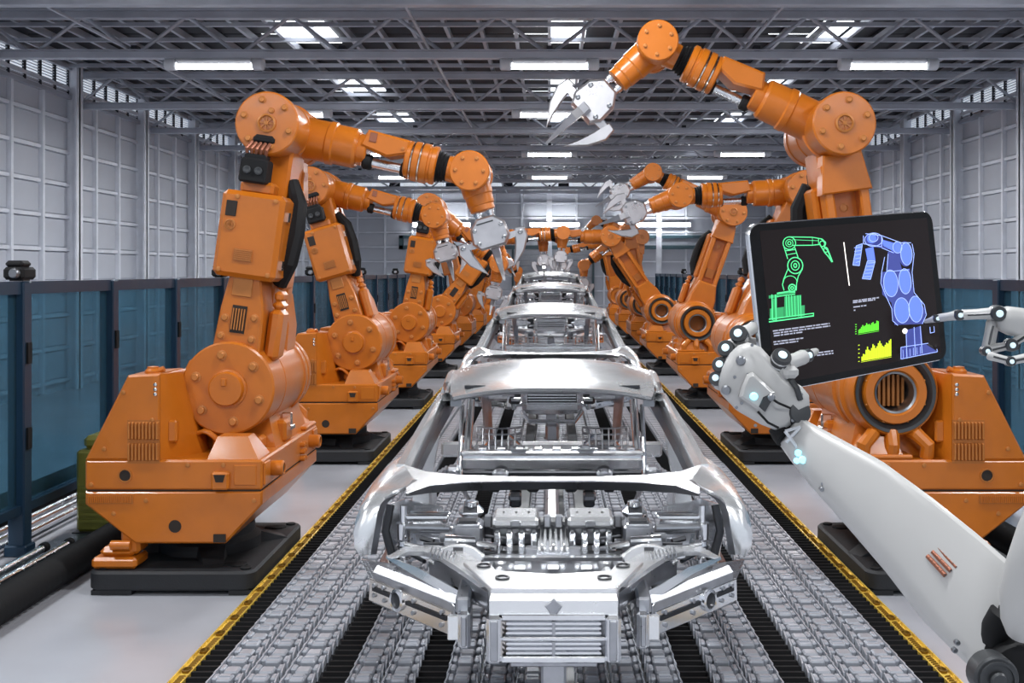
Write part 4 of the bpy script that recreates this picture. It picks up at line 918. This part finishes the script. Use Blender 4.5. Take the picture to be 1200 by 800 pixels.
    for i in range(26):
        x = rng.uniform(.08, .66); y = rng.uniform(4.98, 5.38); z = rng.uniform(.50, .60)
        s1 = MB().box((x, D(y), z), (rng.uniform(.02, .07), rng.uniform(.02, .06), rng.uniform(.02, .06)), .006) if i % 2 else MB().cyl((x, D(y), z), (x + rng.uniform(.05, .14), D(y + rng.uniform(-.08, .08)), z + .01), rng.uniform(.006, .014), n=8)
        for m in (s1, s1.mirror()): m.build('bay_bracket' if i % 2 else 'bay_pipe', ('chrome', 'alu', 'cardark', 'chrome')[i % 4], r)
    for i in range(16):
        x = rng.uniform(.12, .55); y = rng.uniform(6.3, 7.6); z = rng.uniform(.30, .62)
        s1 = MB().box((x, D(y), z), (rng.uniform(.05, .14), rng.uniform(.04, .12), rng.uniform(.04, .12)), .012) if i % 2 else MB().cyl((x, D(y), z), (x + rng.uniform(-.05, .12), D(y + rng.uniform(-.25, .25)), z + .05), rng.uniform(.010, .022), n=8)
        for m in (s1, s1.mirror()): m.build('cabin_bracket' if i % 2 else 'cabin_pipe', ('chrome', 'cardark', 'alu', 'midmetal')[i % 4], r)
    return r
c0 = car(0, 'front bare metal car body, engine bay and grille facing the viewer')
for k, lb in ((1, 'second bare metal car body, behind the front one, windscreen frame and cabin showing'), (2, 'third bare metal car body in line, only roof and windscreen frame showing'), (3, 'last bare metal car body in line, small, roof under the facing grippers')):
    c = copy_tree(c0); c['label'] = lb; c.location = (.016, Y0 + 6.1 * k, SLOPE * (Y0 + 6.1 * k))
# sloping carrier that the bodies ride on
cr = empty('carrier_track', Tr(.016, Y0, .07)); tag(cr, 'low inclined steel carrier track under the row of car bodies', 'track')
for sx in (-1, 1):
    MB().hull([(sx * .2 + a, y, SLOPE * y + .13 - .07 + SLOPE * Y0 - .02 + b) for a in (-.04, .04) for y in (1.1, 22.6) for b in (-.06, .03)]).build('rail', 'dgrey', cr)
    for k in range(12):
        y = 1.3 + k * 1.9; MB().bx(sx * .2 - .03, sx * .2 + .03, y - .03, y + .03, .095, SLOPE * (y + Y0) + .03).build('leg', 'dgrey', cr)
# ================================================================ tablet
TL, TR_, BR, BL = unproj(875, 262, 1.22), unproj(1090, 247, 1.40), unproj(1112, 420, 1.40), unproj(899, 462, 1.22)
cen = (TL + TR_ + BR + BL) / 4
ex = ((TR_ - TL) + (BR - BL)).normalized(); ey = (TL - BL + TR_ - BR); ey = (ey - ex * ey.dot(ex)).normalized(); en = ex.cross(ey)
TW, TH = ((TR_ - TL).length + (BR - BL).length) / 2, ((TL - BL).length + (TR_ - BR).length) / 2
tm_ = Matrix(((ex.x, ey.x, en.x, cen.x), (ex.y, ey.y, en.y, cen.y), (ex.z, ey.z, en.z, cen.z), (0, 0, 0, 1)))
tb = empty('tablet_computer', tm_); tag(tb, 'black tablet held in a white robot hand, showing green and blue robot diagrams', 'tablet')
MB().prism(rrect(-TW / 2, TW / 2, -TH / 2, TH / 2, .016, 6), -.0085, -.0005, 'xy', .002).build('case', 'silver', tb)
MB().prism(rrect(-TW / 2 + .0012, TW / 2 - .0012, -TH / 2 + .0012, TH / 2 - .0012, .015, 6), -.0007, .0006, 'xy').build('bezel', 'bezel', tb)
MB().prism(rrect(-TW / 2 + .016, TW / 2 - .012, -TH / 2 + .009, TH / 2 - .009, .002, 2), .0005, .0008, 'xy').build('screen', 'screen', tb)
EYE = Vector((0, 0, 2.0))
def tl(zx, zy):                 # measured on an enlarged view of the screen -> tablet coordinates
    px, py = 880 + zx / 4.209, 250 + zy / 4.209
    d = unproj(px, py, 1.0) - EYE; t = (cen - EYE).dot(en) / d.dot(en); q = EYE + d * t - cen
    return q.dot(ex), q.dot(ey)
class Ink:
    def __init__(s): s.m = MB(); s.z = .0010
    def fill(s, pts, z=0):
        v = [tl(*p) for p in pts]; s.m.add([(x, y, s.z + z) for x, y in v], [tuple(range(len(v)))]); return s
    def rect(s, x0, y0, x1, y1, sl=-.13, z=0): return s.fill([(x0, y0), (x1, y0 + (x1 - x0) * sl), (x1, y1 + (x1 - x0) * sl), (x0, y1)], z)
    def line(s, pts, w=3, z=.0001):
        for a, b in zip(pts, pts[1:]):
            dx, dy = b[0] - a[0], b[1] - a[1]; L = math.hypot(dx, dy) or 1; nx, ny = -dy / L * w / 2, dx / L * w / 2
            s.fill([(a[0] + nx, a[1] + ny), (b[0] + nx, b[1] + ny), (b[0] - nx, b[1] - ny), (a[0] - nx, a[1] - ny)], z)
        return s
    def ell(s, c, rx, ry, fill=True, w=3, tilt=-4, z=0, a0=0, a1=360):
        n = 28; t = R(tilt); P_ = []
        for i in range(n + (0 if fill else 1)):
            a = R(a0 + (a1 - a0) * i / n); x, y = rx * math.cos(a), ry * math.sin(a); P_.append((c[0] + x * math.cos(t) - y * math.sin(t), c[1] + x * math.sin(t) + y * math.cos(t)))
        return s.fill(P_, z) if fill else s.line(P_, w, z + .0001)
    def done(s, name, m): o = s.m.build(name, m, tb, None, 0); return o
g = Ink()
for r_, w_ in ((31, 4), (18, 3), (8, 4)): g.ell((186, 147), r_, r_, False, w_)
g.line([(186, 116), (300, 118), (345, 126)], 4).line([(200, 158), (300, 157), (340, 153)], 4).line([(300, 118), (300, 157)], 2).line([(330, 122), (330, 155)], 3).line([(200, 130), (330, 135)], 2)
g.line([(345, 126), (365, 145), (358, 165), (375, 180), (385, 205), (398, 240)], 7).line([(335, 150), (350, 175), (362, 195), (380, 215), (396, 240)], 5).ell((348, 150), 12, 14, False, 4).ell((366, 180), 10, 12, False, 4)
g.line([(160, 165), (178, 225)], 4).line([(213, 168), (230, 220)], 4).line([(165, 185), (215, 178)], 4).line([(170, 205), (220, 196)], 3)
for r_, w_ in ((37, 5), (20, 4), (7, 5)): g.ell((215, 257), r_, r_ + 3, False, w_)
g.line([(180, 272), (158, 325), (152, 352), (160, 380)], 4).line([(250, 275), (230, 310), (222, 345), (220, 380)], 4).ell((190, 340), 34, 32, False, 3, a0=180, a1=360).ell((200, 368), 17, 18, False, 6).ell((200, 368), 7, 7, False, 5)
g.line([(125, 395), (180, 385), (215, 388)], 6).line([(125, 410), (215, 398)], 4).line([(85, 535), (305, 505)], 6).line([(85, 522), (305, 492)], 4).line([(305, 490), (305, 508)], 4)
for x in (170, 183, 197, 212, 228, 240): g.line([(x, 405), (x + 4, 508)], 3)
for x in (100, 118): g.line([(x, 400), (x + 3, 525)], 5)
g.done('green_drawing', 'e_green')
Ink().rect(162, 412, 245, 515).rect(240, 455, 262, 508).rect(125, 390, 215, 405).rect(85, 405, 132, 420).rect(90, 470, 160, 525).rect(105, 420, 125, 530).done('green_fill', 'e_green2')
b = Ink()
b.fill([(672, 190), (715, 175), (745, 290), (665, 290)]).fill([(640, 290), (780, 272), (800, 400), (860, 480), (845, 545), (705, 550), (690, 440), (645, 400)]).fill([(565, 105), (720, 150), (725, 185), (600, 165)]).ell((758, 200), 36, 62).ell((600, 130), 42, 32).fill([(735, 660), (860, 645), (915, 680), (735, 718)]).fill([(765, 575), (835, 555), (845, 660), (765, 670)])
b.done('blue_silhouette', 'e_bluedim')  # dim blue silhouette of the drawn robot, below the brighter fills
b = Ink(); b.z = .0012
b.ell((685, 345), 33, 64).ell((755, 335), 28, 60).ell((740, 478), 35, 60).ell((808, 472), 32, 62).ell((762, 200), 26, 52).ell((718, 168), 20, 26).ell((592, 125), 24, 22).fill([(515, 160), (545, 150), (530, 258), (498, 255)]).fill([(570, 235), (608, 235), (585, 325), (545, 322)]).fill([(560, 175), (600, 165), (610, 232), (572, 236)]).fill([(640, 130), (715, 150), (705, 190), (650, 160)])
b.done('blue_fill', 'e_blue')
b = Ink(); b.z = .0014
for c_, rx, ry in (((685, 345), 35, 66), ((755, 335), 30, 62), ((740, 478), 37, 62), ((808, 472), 34, 64), ((762, 200), 28, 55), ((718, 168), 22, 28), ((600, 130), 44, 33), ((600, 120), 22, 20)): b.ell(c_, rx, ry, False, 3)
b.line([(655, 215), (640, 290), (636, 345), (660, 405), (690, 470), (695, 530), (720, 552)], 3).line([(790, 150), (800, 200), (790, 290), (800, 390), (850, 450), (860, 500), (840, 545)], 3).line([(560, 100), (640, 110), (735, 145), (785, 145)], 3).line([(640, 170), (700, 195)], 3).line([(672, 200), (665, 285), (700, 285), (775, 278)], 3)
for i in range(5): b.line([(510 + 2 * i - 6, 170 + 18 * i), (540 - 2 * i, 165 + 18 * i)], 2.5).line([(572 - 5 * i, 245 + 17 * i), (604 - 5 * i, 243 + 17 * i)], 2.5)
for p in ([(515, 160), (545, 150), (530, 258), (498, 255), (515, 160)], [(570, 235), (608, 235), (585, 325), (545, 322), (570, 235)], [(550, 110), (550, 150), (640, 165), (640, 115)], [(735, 718), (735, 660), (870, 640)], [(735, 718), (915, 682), (912, 668)], [(760, 570), (765, 715)], [(830, 555), (840, 690)], [(800, 560), (806, 700)], [(878, 560), (880, 590), (900, 585), (898, 556)]): b.line(p, 3)
for i in range(6): b.line([(745 + 17 * i, 672 - 3 * i), (747 + 17 * i, 712 - 4 * i)], 2)
b.done('blue_drawing', 'e_blue2')
c_ = Ink(); c_.fill([(453, 142), (457, 142), (484, 356), (480, 356)]); c_.ell((757, 580), 13, 13).ell((748, 220), 5, 5).ell((588, 202), 6, 6); c_.done('screen_highlights', 'e_white')  # divider line, with the fingertip flare painted as a white dot
t_ = Ink(); rng = random.Random(5)
for x0, y0, x1 in ((105, 580, 385), (108, 592, 388), (110, 604, 250), (108, 634, 255), (110, 646, 230), (320, 688, 402), (322, 700, 404), (500, 432, 628), (500, 440, 610), (502, 462, 566), (504, 478, 512)):
    x = x0
    while x < x1:
        L = min(rng.uniform(10, 34), x1 - x); y = y0 - (x - x0) * .135; t_.rect(x, y - 3.2, x + L, y + 3.2); x += L + 4
t_.done('text_lines', 'e_grey')['kind'] = 'stuff'
def chart(x0, x1, yb, hs, m, name):
    k = Ink(); n = len(hs); w_ = (x1 - x0) / n
    for i, h in enumerate(hs):
        x = x0 + i * w_; y = yb - (x - x0) * .17; k.rect(x, y - h, x + w_ * .86, y)
    k.line([(x0 - 2, yb + 5), (x1, yb + 5 - (x1 - x0) * .17)], 2)
    for i in range(5): k.rect(x0 - 16, yb - i * (max(hs) / 4.2), x0 - 9, yb - i * (max(hs) / 4.2) + 4)
    k.done(name, m)
chart(527, 628, 592, [18, 22, 30, 38, 30, 34, 44, 36, 38, 32, 40, 44, 34, 36, 48, 44], 'e_lime', 'green_chart')
chart(542, 690, 728, [22, 34, 30, 52, 66, 50, 44, 56, 74, 66, 52, 60, 74, 84, 70, 58, 52, 60, 70, 64, 78, 84], 'e_yel', 'yellow_chart')

# ================================================================ robot arm holding the tablet
arm = empty('humanoid_robot', Tr(*unproj(1160, 780, .95))); tag(arm, 'white and grey humanoid robot arm reaching up to hold the tablet edge', 'robot')
AO = Vector(arm.location)
U = lambda px, py, d: unproj(px, py, d) - AO
def fr(px_list, d): return [((p[0] - 644) * d / F - AO.x, 2 - (p[1] - 318) * d / F - AO.z) for p in px_list]
pal = [(866, 404), (877, 401), (890, 406), (900, 417), (910, 428), (922, 442), (938, 452), (946, 462), (947, 474), (937, 484), (920, 501), (908, 503), (890, 496), (864, 481), (847, 463), (842, 450), (846, 432), (855, 414)]
PD = 1.165
palm_o = MB().prism(fr(pal, PD), 1.150 - AO.y, 1.184 - AO.y, 'xz', .007).build('palm', 'white', arm, None, 50)
MB().prism(fr([(871, 437), (878, 434), (903, 457), (889, 481), (862, 462), (866, 448)], PD), 1.140 - AO.y, 1.152 - AO.y, 'xz', .003).build('module_box', 'white', palm_o)
MB().prism(fr([(889, 462), (896, 459), (901, 462), (891, 479), (884, 473)], PD), 1.1385 - AO.y, 1.141 - AO.y, 'xz', .001).build('module_vent', 'dgrey', palm_o)
for p, r_, m in (((878, 461), .0042, 'cyan'), ((865, 421), .0052, 'steel'), ((848, 455), .0052, 'steel'), ((898, 462), .004, 'steel')):
    q = U(p[0], p[1], PD); yy = (1.1385 if p == (878, 461) or p == (898, 462) else 1.149) - AO.y
    MB().lathe([(r_, .002), (r_, -.001), (r_ * .7, -.0025), (0, -.003)], (q.x, yy, q.z), (0, 1, 0), 16).build('led' if m == 'cyan' else 'rivet_cap', m, palm_o)
for p in ((878, 403), (858, 440), (882, 496), (860, 475), (925, 490), (935, 460), (873, 437), (866, 470)):
    q = U(p[0], p[1], PD); MB().lathe([(.0018, 0), (.0018, -.001), (0, -.0012)], (q.x, 1.1495 - AO.y, q.z), (0, 1, 0), 8).build('screw', 'steel', palm_o)
MB().tube([U(900, 464, 1.142), U(912, 472, 1.138), U(926, 478, 1.145)], .0013, 8).tube([U(888, 482, 1.142), U(900, 495, 1.138), U(912, 501, 1.145)], .0013, 8).build('cable', 'black', palm_o)
MB().tube([U(925, 442, 1.155), U(934, 455, 1.147), U(938, 468, 1.150)], .0032, 8).build('thumb_channel', 'dgrey', palm_o)
def joint(p, d, r, par=None, ax=(0, -1, 0), t=.010):
    q = U(*p, d) if par is None else p
    o = MB().lathe([(0, -t), (r * .9, -t), (r, -t * .8), (r, t * .8), (r * .9, t), (0, t)], q, ax, 20).build('finger_joint', 'dgrey', par_root)
    MB().lathe([(r * .45, t * .9), (r * .45, t + .0010), (r * .36, t + .0013), (0, t + .0013)], q, ax, 18).build('joint_light', 'glow', o)
    MB().lathe([(r * 1.02, -t * .5), (r * 1.02, -t * .2)], q, ax, 20).lathe([(r * 1.02, t * .3), (r * 1.02, t * .55)], q, ax, 20).build('joint_band', 'silver', o)
    return o
par_root = arm
def seg(a, b, r0, r1, name='finger_bone', m='white', root=None):
    a = Vector(a); b = Vector(b); o = MB().tube([a, a.lerp(b, .12), a.lerp(b, .5), a.lerp(b, .88), b], [r0 * .75, r0, (r0 + r1) / 2 * .92, r1, r1 * .7], 10).build(name, m, root or par_root, None, 50)
    d = (b - a); MB().tube([a.lerp(b, .2) + Vector((0, -r0 * .86, 0)), a.lerp(b, .8) + Vector((0, -r1 * .86, 0))], r1 * .28, 6).build('bone_slot', 'dgrey', o); return o
# four fingers curl from the palm's edge round the back of the tablet
for k, (a, b, c2, e2) in enumerate((((868, 399), (871, 391), (884, 383), (902, 384)), ((857, 416), (853, 408), (866, 398), (900, 404)), ((850, 434), (846, 428), (862, 418), (900, 424)), ((845, 450), (842, 444), (858, 438), (900, 442)))):
    p0 = U(*a, 1.172); p1 = U(*b, 1.185); p2 = U(*c2, 1.232); p3 = U(*e2, 1.262)
    sl = 1 - .06 * k
    seg(p0, p1, .0085, .008); joint((p0 + p1) / 2 + Vector((-.003, -.002, .002)), 0, .0098 * sl, 1, (-.35, -.85, .35), .0085)
    seg(p1, p2, .0078, .007); joint(p2, 0, .0072 * sl, 1, (.2, -.95, .3), .007); seg(p2, p3, .0066, .0058)
# thumb over the front
q0, q1, q2, q3 = U(924, 441, 1.158), U(914, 422, 1.155), U(944, 417, 1.185), U(957, 411, 1.222)
seg(q0, q1, .0085, .0085, 'thumb_bone'); joint(q1, 0, .0105, 1, (.15, -.75, .65), .0095)
MB().box(q1 + Vector((.010, -.004, -.012)), (.016, .016, .013), .004).build('thumb_bracket', 'white', arm)
seg(q1 + Vector((.006, 0, -.004)), q2, .0088, .0082, 'thumb_bone'); joint(q2, 0, .0072, 1, (.5, -.8, .2), .0065); seg(q2, q3, .0066, .004, 'thumb_tip')
# wrist and forearm
MB().lathe([(0, -.016), (.012, -.015), (.0145, 0), (.012, .015), (0, .016)], U(930, 484, 1.165), (.3, -.9, .2), 20).build('wrist_joint', 'dgrey', arm)
MB().tube([U(913, 500, 1.165), U(916, 507, 1.165), U(921, 513, 1.16)], .012, 12).build('wrist_sleeve', 'black', arm)
secs = [((937, 487), (917, 521), 1.150, .040), ((958, 500), (936, 547), 1.130, .046), ((988, 516), (960, 577), 1.105, .05), ((1040, 544), (1006, 628), 1.07, .054), ((1100, 588), (1056, 686), 1.03, .056), ((1150, 628), (1104, 748), .99, .056), ((1187, 660), (1144, 788), .96, .054)]
vs, N = [], 10
for t, b_, d, th in secs:
    T0 = U(*t, d); B0 = U(*b_, d); e = B0 - T0; yv = Vector((0, 1, 0)); w_ = min(.012, e.length * .2) / e.length
    vs += [T0 + e * .0 + yv * .012, T0 + e * w_ * .4 + yv * .003, T0 + e * w_, B0 - e * w_ * 1.3, B0 - e * w_ * .5 + yv * .004, B0 + yv * .014, B0 + yv * (th - .008), B0 - e * w_ + yv * th, T0 + e * w_ + yv * th, T0 + yv * (th - .008)]
fs = [(i * N + k, i * N + (k + 1) % N, (i + 1) * N + (k + 1) % N, (i + 1) * N + k) for i in range(len(secs) - 1) for k in range(N)] + [tuple(range(N)), tuple((len(secs) - 1) * N + k for k in range(N))]
fa = MB().add(vs, fs).build('forearm_shell', 'white', arm, None, 40)
def on_arm(px, py):             # depth of the shell's face at a measured point
    t = ((px - 927) * .755 + (py - 504) * .655) / 318; return 1.150 - .19 * max(0, min(1, t))
for i, (a, b_) in enumerate((((1088, 652), (1109, 675)), ((1094, 647), (1116, 670)), ((1101, 643), (1123, 666)))):
    a3 = U(*a, on_arm(*a) - .001); b3 = U(*b_, on_arm(*b_) - .001)
    v_ = MB().tube([a3 + Vector((0, .0028, 0)), b3 + Vector((0, .0028, 0))], .0022, 8).build('vent_slot', 'copper', fa)
    d_ = MB()
    for j in range(6): d_.lathe([(.0011, -.0008), (0, -.0012)], a3.lerp(b3, .08 + .17 * j) + Vector((0, .0012, 0)), (0, 1, 0), 6)
    d_.build('vent_holes', 'dgrey', v_)['kind'] = 'stuff'
for p in ((1003, 547), (1087, 609), (1156, 648), (1122, 753), (1119, 762), (965, 567), (963, 573), (952, 515)):
    q = U(*p, on_arm(*p)); MB().lathe([(.0026, .003), (.0026, -.0008), (.0016, -.0012), (0, -.0008)], q, (0, 1, 0), 10).build('screw', 'steel', fa)
ln = [U(*p, on_arm(*p) - .0002) for p in ((975, 535), (1040, 575), (1066, 590), (1110, 620), (1150, 650))]
MB().tube(ln, .0005, 4).build('panel_seam', 'steel', fa)
# open triangular frame and small lights at the wrist end
MB().tube([U(920, 505, 1.145), U(938, 500, 1.143)], .0018, 6).tube([U(921, 518, 1.142), U(938, 500, 1.143)], .0018, 6).tube([U(920, 505, 1.143), U(934, 524, 1.140)], .0018, 6).build('wrist_truss', 'fixture', fa)
for p, rr in (((936, 531), .0035), ((941, 539), .0038), ((934, 540), .0030)):
    q = U(*p, on_arm(*p) - .002); MB().lathe([(rr, .004), (rr, 0), (0, -.002)], q, (0, 1, 0), 14).build('status_light', 'cyan', fa)
# elbow joint and upper arm shell
jc = U(1162, 790, .925)
j_ = MB().lathe([(0, -.012), (.0175, -.012), (.019, -.010), (.019, .008), (.016, .011), (0, .011)], jc, (0, 1, 0), 28).build('elbow_wheel', 'dgrey', arm)
MB().lathe([(.0155, -.012), (.0155, -.0145), (.0135, -.0145), (.0135, -.011)], jc, (0, 1, 0), 28).lathe([(.0075, -.011), (.0075, -.016), (.006, -.018), (0, -.018)], jc, (0, 1, 0), 20).build('elbow_hub', 'dgrey', j_)
MB().lathe([(0, -.02), (.022, -.02), (.024, -.016), (.024, .03), (0, .03)], U(1190, 778, .955), (.2, .98, 0), 28).build('elbow_housing', 'black', arm)
MB().tube([U(1163, 752, .965), U(1168, 735, .96), U(1176, 718, .955)], [.010, .013, .012], 12).build('elbow_boot', 'black', arm)
MB().tube([U(1196, 742, .93), U(1199, 728, .925), U(1204, 700, .92), U(1214, 665, .91), U(1226, 630, .90), U(1240, 590, .90)], [.012, .0185, .0225, .0235, .0235, .022], 24).build('upper_arm_shell', 'white', arm, None, 60)

# ================================================================ pointing hand
hd = empty('humanoid_robot_hand', Tr(*unproj(1200, 400, 1.34))); tag(hd, 'white humanoid robot hand pointing a finger at the tablet screen corner', 'robot hand')
AO = Vector(hd.location); par_root = hd
tipd = 1.385
i0, i1, i2, i3 = U(1168, 367, 1.335), U(1123, 369, 1.35), U(1097, 373, 1.368), U(1083, 377, 1.377)
seg(i0, i1, .0076, .0066, 'index_bone'); seg(i1, i2, .0062, .0052, 'index_bone'); seg(i2, i3, .0048, .0026, 'index_tip')
joint(i0, 0, .0098, 1, (0, -1, 0), .009); joint(i1, 0, .0066, 1, (0, -1, 0), .0072); joint(i2, 0, .0050, 1, (0, -1, 0), .006)
hp = [(1172, 362), (1184, 359), (1206, 362), (1225, 368), (1225, 405), (1202, 397), (1185, 393), (1174, 388), (1169, 378)]
MB().prism([((p[0] - 644) * 1.335 / F - AO.x, 2 - (p[1] - 318) * 1.335 / F - AO.z) for p in hp], 1.325 - AO.y, 1.352 - AO.y, 'xz', .006).build('palm', 'white', hd, None, 50)
for k, dd in enumerate((0, .022, .042)):       # middle, ring and little fingers folded down
    f0, f1, f2 = U(1163 + 2 * k, 374, 1.345 + dd), U(1155 + 3 * k, 411 - 2 * k, 1.338 + dd), U(1184 + 2 * k, 404, 1.330 + dd)
    s_ = 1 - .08 * k
    seg(f0, f1, .0066 * s_, .0058 * s_, 'finger_bone'); joint(f1, 0, .0062 * s_, 1, (0, -1, 0), .007); seg(f1, f2, .0058 * s_, .0052 * s_, 'finger_bone'); joint(f2, 0, .0078 * s_, 1, (0, -1, 0), .007); seg(f2, U(1202, 392, 1.332 + dd), .0052 * s_, .0062 * s_, 'finger_tip')
seg(U(1157, 416, 1.325), U(1183, 423, 1.318), .0056, .005, 'thumb_bone'); joint(U(1183, 423, 1.318), 0, .006, 1, (0, -1, 0), .007); seg(U(1183, 423, 1.318), U(1212, 417, 1.320), .0052, .0062, 'thumb_bone'); seg(U(1212, 417, 1.320), U(1222, 402, 1.335), .0064, .007, 'thumb_root')
